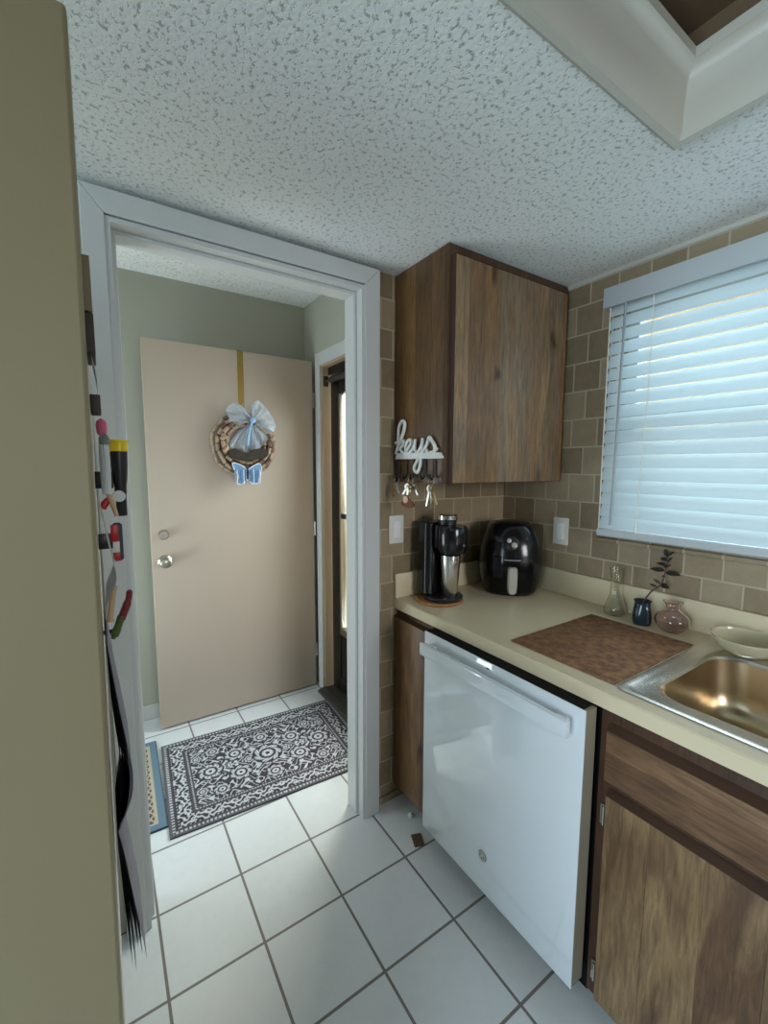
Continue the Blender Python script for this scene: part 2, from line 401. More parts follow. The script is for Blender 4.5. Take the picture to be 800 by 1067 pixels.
def obj(name, bm, m, parent=None, smooth=True, loc=None, local=False, label=None):
    """link ONE mesh; vertices given in world space are moved into the parent's space"""
    me = bpy.data.meshes.new(name)
    off = Vector((0, 0, 0))
    if parent is not None and not local: off = world_loc(parent)
    if loc is not None: off = Vector(loc) if parent is None else off
    bm.transform(Matrix.Translation(-off))
    bm.to_mesh(me); bm.free()
    if m is not None: me.materials.append(m)
    if smooth:
        me.polygons.foreach_set('use_smooth', [True] * len(me.polygons))
        me.set_sharp_from_angle(angle=math.radians(38))
    o = bpy.data.objects.new(name, me); COL.objects.link(o)
    if parent is not None: o.parent = parent
    elif loc is not None: o.location = loc
    if label: o['label'] = label
    return o

def tag(o, label, cat, group=None, kind=None):
    o['label'] = label; o['category'] = cat
    if group: o['group'] = group
    if kind: o['kind'] = kind
    return o

def thing(name, label, cat, loc, group=None):
    o = bpy.data.objects.new(name, None); o.empty_display_size = .05; COL.objects.link(o); o.location = loc
    return tag(o, label, cat, group)

def struct(name, bm, m, parent=None, smooth=False):
    o = obj(name, bm, m, parent, smooth)
    if parent is None: o['kind'] = 'structure'
    return o

def struct_root(name, loc):
    o = bpy.data.objects.new(name, None); COL.objects.link(o); o.location = loc; o['kind'] = 'structure'
    return o

# ------------------------------------------------------------------ key dimensions (metres)
YB = 1.441        # kitchen back wall face
YB2 = 1.505       # its entry side
XR = 1.646        # right wall tile face
ZC = 2.175        # kitchen ceiling
ZE = 2.454        # entry ceiling
YE = 2.69         # entry back wall
XE = 1.15         # entry right wall
DX0, DX1, DZ = .044, .840, 2.098   # doorway opening

# ------------------------------------------------------------------ room shell
b = BM(); bx(b, -2.4, 1.9, -4.2, 2.8, -.1, 0); struct('floor', b, M['floor'])
# kitchen ceiling with the rectangular recess left open
RX0, RX1, RY0, RY1 = -.35, 1.118, -1.05, .514
b = BM()
bx(b, -2.4, RX0, -4.2, YB, ZC, ZC + .04); bx(b, RX1, 1.9, -4.2, YB, ZC, ZC + .04)
bx(b, RX0, RX1, -4.2, RY0, ZC, ZC + .04); bx(b, RX0, RX1, RY1, YB, ZC, ZC + .04)
struct('ceiling', b, M['ceiling'])
b = BM(); bx(b, -1.3, XE + .2, YB2, 2.8, ZE, ZE + .06); o = struct('ceiling_entry', b, M['ceiling'])
# back wall: the tiled piece right of the doorway, header and left piece
b = BM(); bx(b, DX1, XR + .2, YB, YB2, 0, ZE); struct('wall_back', b, M['trav_b'])
b = BM(); bx(b, -2.4, DX0, YB, YB2, 0, ZE); bx(b, DX0, DX1, YB, YB2, DZ, ZE); struct('wall_header', b, M['wall_green'])
# right wall with the window opening
WY0, WY1, WZ0, WZ1 = -.12, .915, 1.215, 2.04
b = BM()
bx(b, XR, XR + .12, -4.2, WY0, 0, ZC); bx(b, XR, XR + .12, WY1, YB, 0, ZC)
bx(b, XR, XR + .12, WY0, WY1, 0, WZ0); bx(b, XR, XR + .12, WY0, WY1, WZ1, ZC)
struct('wall_right', b, M['trav_r'])
b = BM(); bx(b, -2.5, -2.4, -4.2, YB, 0, ZC); struct('wall_left', b, M['wall_green'])
# entry
b = BM(); bx(b, -1.3, XE + .2, YE, YE + .1, 0, ZE); struct('wall_entry_back', b, M['wall_green'])
b = BM(); bx(b, -1.4, -1.3, YB2, YE + .1, 0, ZE); struct('wall_entry_left', b, M['wall_green'])
FY0, FY1, FZ = 1.60, 2.455, 2.06     # front door opening in the entry's right wall
b = BM()
bx(b, XE, XE + .16, FY1, YE, 0, ZE); bx(b, XE, XE + .16, YB2, FY0, 0, ZE); bx(b, XE, XE + .16, FY0, FY1, FZ, ZE)
struct('wall_entry_right', b, M['wall_green'])
# tan lining of that opening
b = BM()
bx(b, XE + .001, XE + .22, FY1 - .02, FY1 - .0005, .012, FZ); bx(b, XE + .001, XE + .22, FY0 + .0005, FY0 + .02, .012, FZ); bx(b, XE + .001, XE + .22, FY0 + .02, FY1 - .02, FZ - .02, FZ - .0005)
struct('trim_3', b, M['jamb'])
# white casing of the front door, entry side
b = BM()
bx(b, XE - .016, XE - .0005, FY1 - .012, FY1 + .05, 0, FZ + .065, .003); bx(b, XE - .016, XE - .0005, FY0 - .06, FY0 + .01, 0, FZ + .065, .003)
bx(b, XE - .016, XE - .0005, FY0 + .01, FY1 - .012, FZ - .012, FZ + .065, .003)
struct('trim_2', b, M['trim'])
# kitchen doorway casing: flat boards with mitred look, jamb and stop
b = BM()
CO = .066
def mitre(x0, x1, z1):
    t = [(x0, 0), (x0, z1), (x1, z1), (x1, 0), (x1 - .060, 0), (x1 - .060, z1 - .06), (x0 + .054, z1 - .06), (x0 + .054, 0)]
    return t
yc0, yc1 = 1.402, YB - .0005
def board(poly, bev=.003):
    t = BM(); prism(t, poly, 1, yc0, yc1); bmesh.ops.bevel(t, geom=t.edges[:], offset=bev, segments=2, profile=.5, affect='EDGES'); join(b, t)
board([(-.008, 0), (.0455, 0), (.0455, 2.1), (-.008, 2.163)])
board([(.838, 0), (.902, 0), (.902, 2.163), (.838, 2.1)])
board([(-.008, 2.163), (.0455, 2.1), (.838, 2.1), (.902, 2.163)])
struct('trim_1', b, M['trim'])
b = BM()
bx(b, DX0 + .0005, DX0 + .014, yc0 + .006, YB2 + .012, 0, DZ - .001); bx(b, DX1 - .014, DX1 - .0005, yc0 + .006, YB2 + .012, 0, DZ - .001); bx(b, DX0 + .014, DX1 - .014, yc0 + .006, YB2 + .012, DZ - .014, DZ - .001)
bx(b, DX0 + .014, DX0 + .026, 1.448, YB2 + .012, 0, DZ - .014, .002); bx(b, DX1 - .026, DX1 - .014, 1.448, YB2 + .012, 0, DZ - .014, .002); bx(b, DX0 + .026, DX1 - .026, 1.448, YB2 + .012, DZ - .026, DZ - .014, .002)
struct('trim_4', b, M['trim'])
b = BM(); bx(b, -1.3, XE - .017, YE - .014, YE - .0005, 0, .085, .004); struct('baseboard_back', b, M['trim'])
b = BM(); bx(b, .903, 1.035, YB - .008, YB - .0005, 0, .03); struct('baseboard_right', b, M['trav_b'])
b = BM(); prism(b, [(XE - .055, 0), (XE - .045, .012), (XE - .01, .02), (XE + .24, .02), (XE + .30, .0)], 1, FY0 + .02, FY1 - .012); struct('trim_5', b, M['threshold'])
# white cove where the right wall meets the ceiling
b = BM(); prism(b, [(XR - .0005, ZC - .0005), (XR - .012, ZC - .0005), (XR - .008, ZC - .012), (XR - .0005, ZC - .016)], 1, -4.2, 1.13); struct('trim_6', b, M['crown'])

# ceiling recess lined with crown moulding
def crown(bm):
    # profile as (outward offset from the recess edge, height); mitred ring
    prof = [(.012, ZC - .001), (.012, ZC - .016), (.004, ZC - .021), (-.010, ZC - .018), (-.013, ZC - .006), (-.017, ZC + .006), (-.018, ZC + .045), (-.024, ZC + .085), (-.036, ZC + .104), (-.046, ZC + .108), (-.046, ZC + .128), (-.0005, ZC + .128), (-.0005, ZC - .001)]
    rings = []
    for o, z in prof:
        rings.append([bm.verts.new(p) for p in ((RX0 - o, RY0 - o, z), (RX1 + o, RY0 - o, z), (RX1 + o, RY1 + o, z), (RX0 - o, RY1 + o, z))])
    n = len(rings)
    for i in range(n):
        a, c = rings[i], rings[(i + 1) % n]
        for k in range(4): bm.faces.new((a[k], a[(k + 1) % 4], c[(k + 1) % 4], c[k]))
    bmesh.ops.recalc_face_normals(bm, faces=bm.faces[:])
    return bm
struct('trim_7', crown(BM()), M['crown'], smooth=True)
b = BM()
bx(b, RX0 - .02, RX1 + .02, RY0 - .02, RY1 + .02, ZC + .20, ZC + .22)
bx(b, RX0 - .02, RX0, RY0, RY1, ZC + .04, ZC + .20); bx(b, RX1, RX1 + .02, RY0, RY1, ZC + .04, ZC + .20)
bx(b, RX0, RX1, RY0 - .02, RY0, ZC + .04, ZC + .20); bx(b, RX0, RX1, RY1, RY1 + .02, ZC + .04, ZC + .20)
struct('ceiling_recess', b, M['soffit_brown'])

# window: frame and pane in the opening, tiled ledge below
w = struct_root('window_1', (XR + .06, .4, WZ0))
b = BM(); x0, x1 = XR + .07, XR + .11
bx(b, x0, x1, WY0 + .001, WY0 + .04, WZ0 + .001, WZ1 - .001); bx(b, x0, x1, WY1 - .04, WY1 - .001, WZ0 + .001, WZ1 - .001)
bx(b, x0, x1, WY0 + .04, WY1 - .04, WZ0 + .001, WZ0 + .04); bx(b, x0, x1, WY0 + .04, WY1 - .04, WZ1 - .04, WZ1 - .001)
bx(b, x0, x1, WY0 + .04, WY1 - .04, (WZ0 + WZ1) / 2 - .015, (WZ0 + WZ1) / 2 + .015)
obj('window_frame', b, M['trim'], w, False)
b = BM(); bx(b, XR + .088, XR + .092, WY0 + .04, WY1 - .04, WZ0 + .04, WZ1 - .04); obj('pane', b, M['pane'], w, False)
b = BM(); bx(b, XR - .012, XR - .0005, -.30, .955, 1.152, 1.168, .003); struct('trim_8', b, M['trav_r'])

# front door, opened flat toward the entry's back wall
d = struct_root('door_1', (XE - .03, 2.52, 0))
DA, DB = .203, 1.122
b = BM(); bx(b, DA, DB, 2.520, 2.562, .012, 2.083, .002); obj('door_panel', b, M['door'], d)
def knobset(name, z, prof, x):
    t = BM(); lathe(t, prof, (x, 2.5195, z), 28, axis=(0, -1, 0)); return obj(name, t, M['nickel'], d)
k = knobset('deadbolt', 1.083, [(0, 0), (.026, 0), (.026, .008), (.021, .016), (.019, .022), (0, .022)], .262)
t = BM(); bx(t, .2585, .2655, 2.486, 2.498, 1.070, 1.096, .002); obj('thumb_turn', t, M['nickel'], k)
k = knobset('door_knob', .940, [(0, 0), (.034, 0), (.034, .006), (.026, .012), (.013, .018), (.012, .030), (.024, .036), (.029, .046), (.027, .058), (.018, .064), (0, .065)], .262)
t = BM()
t.free()
for z in (.25, 1.05, 1.85): obj('hinge', cyl(BM(), (DB + .005, 2.515, z - .045), (DB + .005, 2.515, z + .045), .006, n=12), M['nickel'], d)

# dark storm door in the opening
s = struct_root('door_2', (XE + .065, 2.02, .02))
sx0, sx1 = XE + .050, XE + .085; sy0, sy1 = FY0 + .03, FY1 - .03
b = BM()
bx(b, sx0, sx1, sy1 - .105, sy1, .025, 1.99, .004); bx(b, sx0, sx1, sy0, sy0 + .085, .025, 1.99, .004)
bx(b, sx0, sx1, sy0 + .085, sy1 - .105, 1.87, 1.99, .004); bx(b, sx0, sx1, sy0 + .085, sy1 - .105, .025, .12, .004)
bx(b, sx0 + .008, sx1 - .008, sy0 + .085, sy1 - .105, .12, .40)
obj('storm_frame', b, M['bronze'], s)
b = BM(); bx(b, sx0 - .003, sx1 + .003, sy0 + .085, sy1 - .105, .40, .445, .004); bx(b, sx0 - .002, sx1, sy1 - .122, sy1 - .106, .445, 1.87, .002); obj('mid_rail', b, M['nickel'], s)
b = BM(); bx(b, sx0 + .002, sx1 - .002, sy0 + .085, sy1 - .122, 1.13, 1.16, .003); obj('sash_rail', b, M['bronze'], s)
b = BM(); bx(b, sx0 + .015, sx0 + .019, sy0 + .085, sy1 - .122, .445, 1.13); bx(b, sx0 + .015, sx0 + .019, sy0 + .085, sy1 - .122, 1.16, 1.87); obj('pane', b, M['pane'], s, False)
b = BM(); cyl(b, (XE + .024, sy1 - .06, 1.955), (XE + .030, sy0 + .45, 1.955), .017, n=16); cyl(b, (XE + .024, sy1 - .06, 1.955), (XE + .022, sy1 + .012, 1.955), .008, n=12)
bx(b, XE + .006, XE + .036, sy1 - .002, sy1 + .0095, 1.925, 1.985, .002)
obj('door_closer', b, M['gasket'], s)
b = BM(); bx(b, XE + .04, XE + .22, FY0 + .02, FY1 - .02, 1.995, FZ - .0205); struct('trim_9', b, M['bronze'])
# wall of the neighbouring building, seen through the storm door's glass
b = BM(); bx(b, 3.1, 3.2, -.5, 5.2, -.1, 3.2); struct('wall_outside', b, M['stucco'])
b = BM(); bx(b, 1.9, 3.1, 1.5, 5.2, -.14, -.04); struct('floor_outside', b, M['stucco'])

# ------------------------------------------------------------------ upper cabinet
UX0, UY0, UZ0 = .994, 1.131, 1.384
u = thing('wall_cabinet', 'brown hickory wall cabinet with one plank door hung under the ceiling beside the window', 'cabinet', (1.31, 1.29, UZ0))
b = BM(); bx(b, UX0, UX0 + .018, UY0 + .018, YB - .001, UZ0, ZC - .002, .0015); obj('side_panel', b, M['upper_v'], u)
b = BM(); bx(b, UX0 + .018, XR - .001, UY0 + .018, YB - .001, UZ0 + .012, UZ0 + .028); bx(b, UX0 + .018, XR - .001, YB - .01, YB - .001, UZ0 + .028, ZC - .002); obj('carcass', b, M['upper_frame'], u)
b = BM()
bx(b, UX0, UX0 + .03, UY0, UY0 + .018, UZ0, ZC - .002); bx(b, XR - .04, XR - .001, UY0, UY0 + .018, UZ0, ZC - .002)
bx(b, UX0 + .03, XR - .04, UY0, UY0 + .018, ZC - .04, ZC - .002); bx(b, UX0 + .03, XR - .04, UY0, UY0 + .018, UZ0, UZ0 + .03)
obj('face_frame', b, M['upper_frame'], u)
b = BM(); bx(b, UX0 + .018, XR - .03, UY0 - .0185, UY0 - .0005, UZ0 + .002, 2.137, .003); dd = obj('door', b, M['upper_f'], u)
b = BM()
prism(b, [(UX0 + .0105, UY0 - .0005), (UX0 + .0175, UY0 - .0185), (UX0 + .0175, UY0 - .0005)], 2, UZ0 + .002, 2.137)
prism(b, [(UY0 - .0005, 2.1445), (UY0 - .0185, 2.1375), (UY0 - .0005, 2.1375)], 0, UX0 + .018, XR - .03)
obj('bevelled_edge', b, M['bevel'], dd)
for z in (1.47, 2.0): obj('hinge', cyl(BM(), (XR - .0255, UY0 - .006, z), (XR - .0255, UY0 - .006, z + .06), .0035, n=10), M['keybrass'], dd)

# ------------------------------------------------------------------ counter, base cabinets, sink, dishwasher
ZK = .899; CX = .993
SX0, SX1, SY0, SY1 = 1.036, 1.610, -.16, .537    # sink outer rim
HX0, HX1, HY0, HY1 = 1.085, 1.515, -.115, .492   # hole in the slab
c = thing('countertop', 'long cream laminate countertop with low backsplash running along the tiled walls', 'countertop', (1.3, .3, .859))
b = BM()
prism(b, [(CX + .004, ZK), (CX, ZK - .004), (CX, .859), (HX0, .859), (HX0, ZK)], 1, -1.4, YB - .001)
bx(b, HX1, XR - .001, -1.4, YB - .001, .859, ZK); bx(b, HX0, HX1, HY1, YB - .001, .859, ZK); bx(b, HX0, HX1, -1.4, HY0, .859, ZK)
obj('slab', b, M['laminate'], c)
b = BM(); bx(b, XR - .017, XR - .001, -1.4, YB - .018, ZK + .0005, 1.003, .003); obj('backsplash', b, M['laminate'], c)
b = BM(); bx(b, CX + .002, XR - .001, YB - .0175, YB - .001, ZK + .0005, 1.003, .003); obj('backsplash', b, M['laminate'], c)

# narrow cabinet at the back wall
n = thing('narrow_base_cabinet', 'narrow brown wooden base cabinet squeezed between the tiled wall and the dishwasher', 'cabinet', (1.3, 1.31, 0))
b = BM(); bx(b, 1.012, 1.62, 1.2, YB - .002, .075, .858); obj('carcass', b, M['base_frame'], n)
b = BM(); bx(b, 1.07, 1.62, 1.2, YB - .009, 0, .0745); obj('toe_kick', b, M['bevel'], n)
b = BM(); bx(b, .993, 1.0115, 1.19, YB - .006, .074, .822, .003); dd = obj('door', b, M['filler'], n)
b = BM(); prism(b, [(.9935, .8225), (1.0115, .8325), (1.0115, .8225)], 1, 1.19, YB - .006); obj('bevelled_edge', b, M['bevel'], dd)
b = BM(); cyl(b, (1.0, YB - .004, .745), (1.0, YB - .004, .79), .003, n=10); obj('hinge', b, M['chrome'], dd)

# dishwasher
DWX = .945; DY0, DY1 = .553, 1.170; DZ0, DZ1 = .095, .857
dwr = thing('dishwasher', 'white front dishwasher with full width bar handle set under the cream counter', 'dishwasher', (1.25, .86, 0))
b = BM(); bx(b, 1.03, 1.6, DY0 + .004, DY1 - .004, .03, .85); bx(b, 1.0, 1.03, DY0 + .02, DY1 - .02, .1, .85); bx(b, 1.1, 1.15, DY0 + .05, DY0 + .09, 0, .03); bx(b, 1.1, 1.15, DY1 - .09, DY1 - .05, 0, .03); bx(b, 1.5, 1.55, DY0 + .05, DY0 + .09, 0, .03); bx(b, 1.5, 1.55, DY1 - .09, DY1 - .05, 0, .03); obj('tub_body', b, M['dw_dark'], dwr, False)
b = BM(); bx(b, DWX, DWX + .006, DY0, DY1, DZ0, DZ1, .002); dpan = obj('door_panel', b, M['dw'], dwr)
b = BM(); bx(b, DWX + .0065, DWX + .050, DY0 + .001, DY1 - .001, DZ0 + .002, DZ1 - .004); obj('door_edge', b, M['dw_side'], dwr, False)
b = BM(); bx(b, DWX + .007, DWX + .053, DY0 + .012, DY1 - .002, DZ1 - .0035, DZ1 + .0005); obj('control_strip', b, M['dw_dark'], dwr, False)
b = BM(); bx(b, .903, .921, DY0 + .022, DY1 - .022, .787, .831, .004); hd = obj('handle', b, M['dw'], dwr)
for y in (DY0 + .055, DY1 - .055): obj('handle_mount', bx(BM(), .9215, DWX - .0005, y - .016, y + .016, .795, .823, .003), M['dw'], hd)
b = BM(); cyl(b, (DWX - .0005, .866, .219), (DWX - .003, .866, .219), .0165, n=36); bd = obj('badge', b, M['badge'], dwr)
b = BM(); tube(b, [(DWX - .0032, .866 + .0135 * math.cos(a), .219 + .0135 * math.sin(a)) for a in [2 * PI * i / 32 for i in range(32)]], .0008, 6, closed=True)
pts = [(.0075, .002), (.005, .007), (.002, .003), (.004, -.006), (.0075, -.005), (.003, .0), (-.002, .001), (-.001, .007), (-.006, .006), (-.004, .001), (-.0015, -.001), (-.005, -.006), (-.009, -.003)]
tube(b, spline([(DWX - .0033, .866 + p[0], .219 + p[1]) for p in pts], 4), .0007, 6)
obj('monogram', b, M['plate'], bd)
b = BM(); bx(b, DWX - .0012, DWX - .0002, .861, .872, .8355, .840); obj('printed_mark', b, M['mark'], dwr, False)

# sink base cabinet
sb = thing('sink_base_cabinet', 'brown knotty wood sink cabinet with false drawer front above a hinged plank door', 'cabinet', (1.3, .1, 0))
b = BM(); bx(b, 1.032, 1.62, -.55, .548, .075, .70); bx(b, 1.032, 1.05, -.55, .548, .70, .858); obj('carcass', b, M['base_frame'], sb)
b = BM(); bx(b, 1.085, 1.62, -.55, .54, 0, .0745); obj('toe_kick', b, M['bevel'], sb)
b = BM()
bx(b, 1.0125, 1.0315, .500, .549, .06, .858); bx(b, 1.0125, 1.0315, -.55, .50, .818, .858); bx(b, 1.0125, 1.0315, -.55, .50, .64, .685); bx(b, 1.0125, 1.0315, -.55, .50, .075, .11)
bx(b, 1.0125, 1.0315, -.55, -.50, .11, .64)
obj('face_frame', b, M['base_frame'], sb)
b = BM(); bx(b, .994, 1.012, -.50, .527, .676, .806, .003); dr = obj('drawer_front', b, M['base_drawer'], sb)
b = BM(); prism(b, [(.9945, .8065), (1.012, .822), (1.012, .8065)], 1, -.50, .527); obj('bevelled_edge', b, M['bevel'], dr)
b = BM(); bx(b, .994, 1.012, -.50, .520, .070, .640, .003); dd = obj('door', b, M['base_door'], sb)
b = BM(); prism(b, [(.9945, .6405), (1.012, .656), (1.012, .6405)], 1, -.50, .520); obj('bevelled_edge', b, M['bevel'], dd)
for z in (.575, .135):
    b = BM(); cyl(b, (1.0, .5255, z - .02), (1.0, .5255, z + .03), .0035, n=10); bx(b, 1.002, 1.0122, .5215, .535, z - .022, z + .032, .001)
    obj('hinge', b, M['chrome'], dd)

# stainless sink
sk = thing('kitchen_sink', 'stainless steel drop-in sink with rounded basin set into the cream counter', 'sink', (1.3, .19, .72))
def rrect(x0, x1, y0, y1, r, n=8):
    P = []
    for cx_, cy_, a in ((x1 - r, y1 - r, 0), (x0 + r, y1 - r, 90), (x0 + r, y0 + r, 180), (x1 - r, y0 + r, 270)):
        for i in range(n + 1):
            t = math.radians(a + 90 * i / n); P.append((cx_ + r * math.cos(t), cy_ + r * math.sin(t)))
    return P
def loft(bm, loops, cap_last=True):
    R = [[bm.verts.new(p) for p in L] for L in loops]; n = len(R[0])
    for a, c_ in zip(R, R[1:]):
        for i in range(n): bm.faces.new((a[i], a[(i + 1) % n], c_[(i + 1) % n], c_[i]))
    if cap_last: bm.faces.new(R[-1])
    bmesh.ops.recalc_face_normals(bm, faces=bm.faces[:])
BX0, BX1, BY0, BY1 = 1.098, 1.500, -.10, .480
b = BM()
L3 = lambda P, z: [(p[0], p[1], z) for p in P]
loft(b, [L3(rrect(SX0, SX1, SY0, SY1, .022), ZK + .0008), L3(rrect(SX0 + .001, SX1 - .001, SY0 + .001, SY1 - .001, .022), ZK + .003), L3(rrect(SX0 + .012, SX1 - .012, SY0 + .012, SY1 - .012, .025), ZK + .0045),
         L3(rrect(SX0 + .018, SX1 - .018, SY0 + .018, SY1 - .018, .03), ZK + .003), L3(rrect(SX0 + .024, SX1 - .03, SY0 + .022, SY1 - .03, .03), ZK + .0022),
         L3(rrect(BX0 - .012, BX1 + .012, BY0 - .012, BY1 + .012, .085), ZK + .002), L3(rrect(BX0 - .004, BX1 + .004, BY0 - .004, BY1 + .004, .08), ZK - .0005), L3(rrect(BX0, BX1, BY0, BY1, .078), ZK - .008)], False)
obj('rim', b, M['steel'], sk)
b = BM()
loft(b, [L3(rrect(BX0, BX1, BY0, BY1, .078), ZK - .0085), L3(rrect(BX0 + .006, BX1 - .006, BY0 + .006, BY1 - .006, .078), ZK - .10), L3(rrect(BX0 + .012, BX1 - .012, BY0 + .012, BY1 - .012, .08), ZK - .135),
         L3(rrect(BX0 + .028, BX1 - .028, BY0 + .028, BY1 - .028, .075), ZK - .158), L3(rrect(BX0 + .055, BX1 - .055, BY0 + .055, BY1 - .055, .06), ZK - .168), L3(rrect(BX0 + .15, BX1 - .15, BY0 + .2, BY1 - .2, .04), ZK - .172)])
obj('basin', b, M['bowl_steel'], sk)
b = BM(); lathe(b, [(.043, 0), (.043, .003), (.036, .003), (.03, -.001), (0, -.001)], (1.30, .19, ZK - .1718), 28); obj('drain', b, M['chrome'], sk)

# woven mat
b = BM(); bx(b, 1.049, 1.492, .5415, .871, ZK + .0008, ZK + .0042, .0012); o = obj('woven_mat', b, M['mat'], loc=(1.27, .706, ZK)); tag(o, 'brown woven placemat lying on the cream counter left of the sink', 'placemat')

# ------------------------------------------------------------------ things on the counter
def hollow(outer, t=.0025):
    inner = [(max(r - t, 0), z) for r, z in outer if r > t + .001]
    return [(0, outer[0][1])] + outer + inner[::-1] + [(0, inner[0][1] + t)]
def sm(prof, k=5): return [(max(0, v.x), v.y) for v in spline([(r, z, 0) for r, z in prof], k)]
p = sm([(.022, 0), (.034, .006), (.037, .022), (.030, .046), (.022, .068), (.0185, .090), (.0175, .120), (.0195, .150), (.0235, .174)])
b = BM(); lathe(b, hollow(p), (1.567, .827, ZK + .0006), 32); o = obj('bud_vase', b, M['vaseclear'], loc=(1.567, .827, ZK)); tag(o, 'tall empty clear glass bud vase with flared neck against the backsplash', 'vase')
vb = (1.548, .722, ZK + .0006)
p = sm([(.021, 0), (.029, .006), (.031, .024), (.028, .054), (.025, .070), (.025, .078), (.028, .085)])
b = BM(); lathe(b, hollow(p, .003), (0, 0, 0), 48)
for v in b.verts:
    a_ = math.atan2(v.co.y, v.co.x); k_ = 1 + .10 * math.cos(4 * a_ + .9) * max(0, 1 - v.co.z / .09); v.co.x *= k_; v.co.y *= k_
b.transform(Matrix.Translation(vb)); o = obj('small_vase', b, M['vaseblue'], loc=vb); tag(o, 'small blue black glazed vase holding a leafy cutting', 'vase')
# cutting
pl = thing('plant_cutting', 'dark stemmed leafy succulent cutting standing in the small blue black vase', 'plant', vb)
RT = Vector((.836, -.549, 0)).normalized()   # across the counter
def pp(u, z, dpt=0): return Vector(vb) + RT * u + Vector((0, 0, z * 1.12)) + Vector((.55, .83, 0)) * dpt
stem = spline([pp(.004, .006), pp(.0, .060), pp(.010, .082), pp(.028, .104), pp(.050, .118), pp(.064, .134), pp(.070, .160), pp(.074, .190), pp(.071, .215)], 5)
b = BM(); tube(b, stem, [.0035 - .0018 * i / len(stem) for i in range(len(stem))], 8); obj('stem', b, M['stem'], pl)
def leaf(base, tip, wd, up=(.52, .70, .48), droop=.12):
    base, tip = Vector(base), Vector(tip); d = tip - base; s = d.cross(Vector(up)).normalized() * wd; nrm = s.cross(d).normalized()
    t = BM()
    def f(u, v):
        wv = math.sin(PI * min(1, u ** .8)) ** .9
        return base + d * u + s * (v - .5) * 2 * wv * .5 + nrm * ((abs(v - .5) * .25 * wd * wv) - droop * d.length * u * u * .5)
    grid(t, f, 8, 4)
    r = bmesh.ops.solidify(t, geom=t.faces[:], thickness=.0012)
    return t
for (bu, bz, tu, tz, dp, wd) in ((.070, .168, .022, .176, .012, .016), (.070, .165, .118, .158, -.012, .018), (.072, .178, .066, .196, -.03, .017), (.073, .187, .044, .193, .01, .012),
                                 (.074, .195, .100, .208, .012, .013), (.073, .200, .046, .214, -.008, .012), (.073, .208, .098, .222, .02, .010), (.072, .214, .064, .238, .0, .011), (.072, .212, .084, .235, -.02, .010),
                                 (.056, .124, .078, .120, -.02, .020), (.046, .118, .022, .128, .006, .007), (.058, .128, .040, .142, .014, .007), (.066, .142, .082, .150, .01, .007), (.068, .15, .052, .157, -.012, .008)):
    obj('leaf', leaf(pp(bu, bz), pp(tu, tz, dp), wd * 1.3), M['leaf'], pl)
pv = (1.560, .632, ZK + .0006)
p = sm([(.020, 0), (.030, .004), (.046, .022), (.051, .040), (.044, .056), (.026, .069), (.019, .078), (.022, .092), (.029, .102)])
b = BM(); lathe(b, hollow(p), pv, 36); o = obj('squat_vase', b, M['vasepink'], loc=pv); tag(o, 'squat pink tinted glass vase with pinched neck nearest the sink', 'vase')
# shallow bowl on the sink's rear ledge
p = sm([(.032, 0), (.044, .003), (.066, .018), (.081, .040), (.0855, .052)])
bp_ = (1.541, .428, ZK + .0046)
b = BM(); lathe(b, hollow(p, .003), bp_, 40); o = obj('shallow_bowl', b, M['bowlglass'], loc=bp_); tag(o, 'shallow pale amber glass bowl sitting on the rear ledge of the sink', 'bowl')

# coffee maker on a round wooden board
b = BM(); lathe(b, [(0, 0), (.093, 0), (.096, .003), (.096, .009), (.093, .012), (0, .012)], (1.133, 1.312, ZK + .0006), 48); o = obj('round_board', b, M['coaster'], loc=(1.133, 1.312, ZK)); tag(o, 'round bamboo board under the black coffee maker', 'board')
zb0 = ZK + .013
cm = thing('coffee_maker', 'slim black single cup coffee maker with steel lid ring standing on the round board', 'coffee maker', (1.133, 1.33, zb0))
def rbox(bm, x0, x1, y0, y1, z0, z1, r, taper=0, e=.004):
    loops = [L3(rrect(x0 + e, x1 - e, y0 + e, y1 - e, max(.001, r - e)), z0), L3(rrect(x0, x1, y0, y1, r), z0 + e), L3(rrect(x0 + taper, x1 - taper, y0 + taper, y1 - taper, r), z1 - e), L3(rrect(x0 + e + taper, x1 - e - taper, y0 + e + taper, y1 - e - taper, max(.001, r - e)), z1)]
    t = BM(); R = [[t.verts.new(p) for p in L] for L in loops]; n_ = len(R[0])
    for a, c_ in zip(R, R[1:]):
        for i in range(n_): t.faces.new((a[i], a[(i + 1) % n_], c_[(i + 1) % n_], c_[i]))
    t.faces.new(R[0][::-1]); t.faces.new(R[-1]); bmesh.ops.recalc_face_normals(t, faces=t.faces[:]); join(bm, t); return bm
b = BM(); rbox(b, 1.072, 1.192, 1.315, 1.405, zb0 + .016, 1.222, .028, .004); obj('water_column', b, M['blackgloss'], cm)
b = BM(); lathe(b, [(0, 0), (.078, 0), (.080, .003), (.080, .012), (.076, .0155), (0, .0155)], (1.142, 1.300, zb0), 48); obj('base_plate', b, M['blacksatin'], cm)
b = BM(); lathe(b, sm([(.040, 1.102), (.050, 1.108), (.058, 1.125), (.060, 1.160), (.060, 1.195), (.054, 1.212)], 4)[:1] and [(0, 1.100), (.040, 1.100), (.052, 1.106), (.058, 1.122), (.060, 1.160), (.060, 1.200), (.055, 1.213), (0, 1.215)], (1.152, 1.262, 0), 40)
rbox(b, 1.100, 1.192, 1.265, 1.314, 1.120, 1.214, .01); obj('brew_head', b, M['blackgloss'], cm)
b = BM(); lathe(b, [(0, 0), (.036, 0), (.037, .018), (0, .018)], (1.148, 1.288, 1.2155), 36); obj('lid', b, M['blacksatin'], cm)
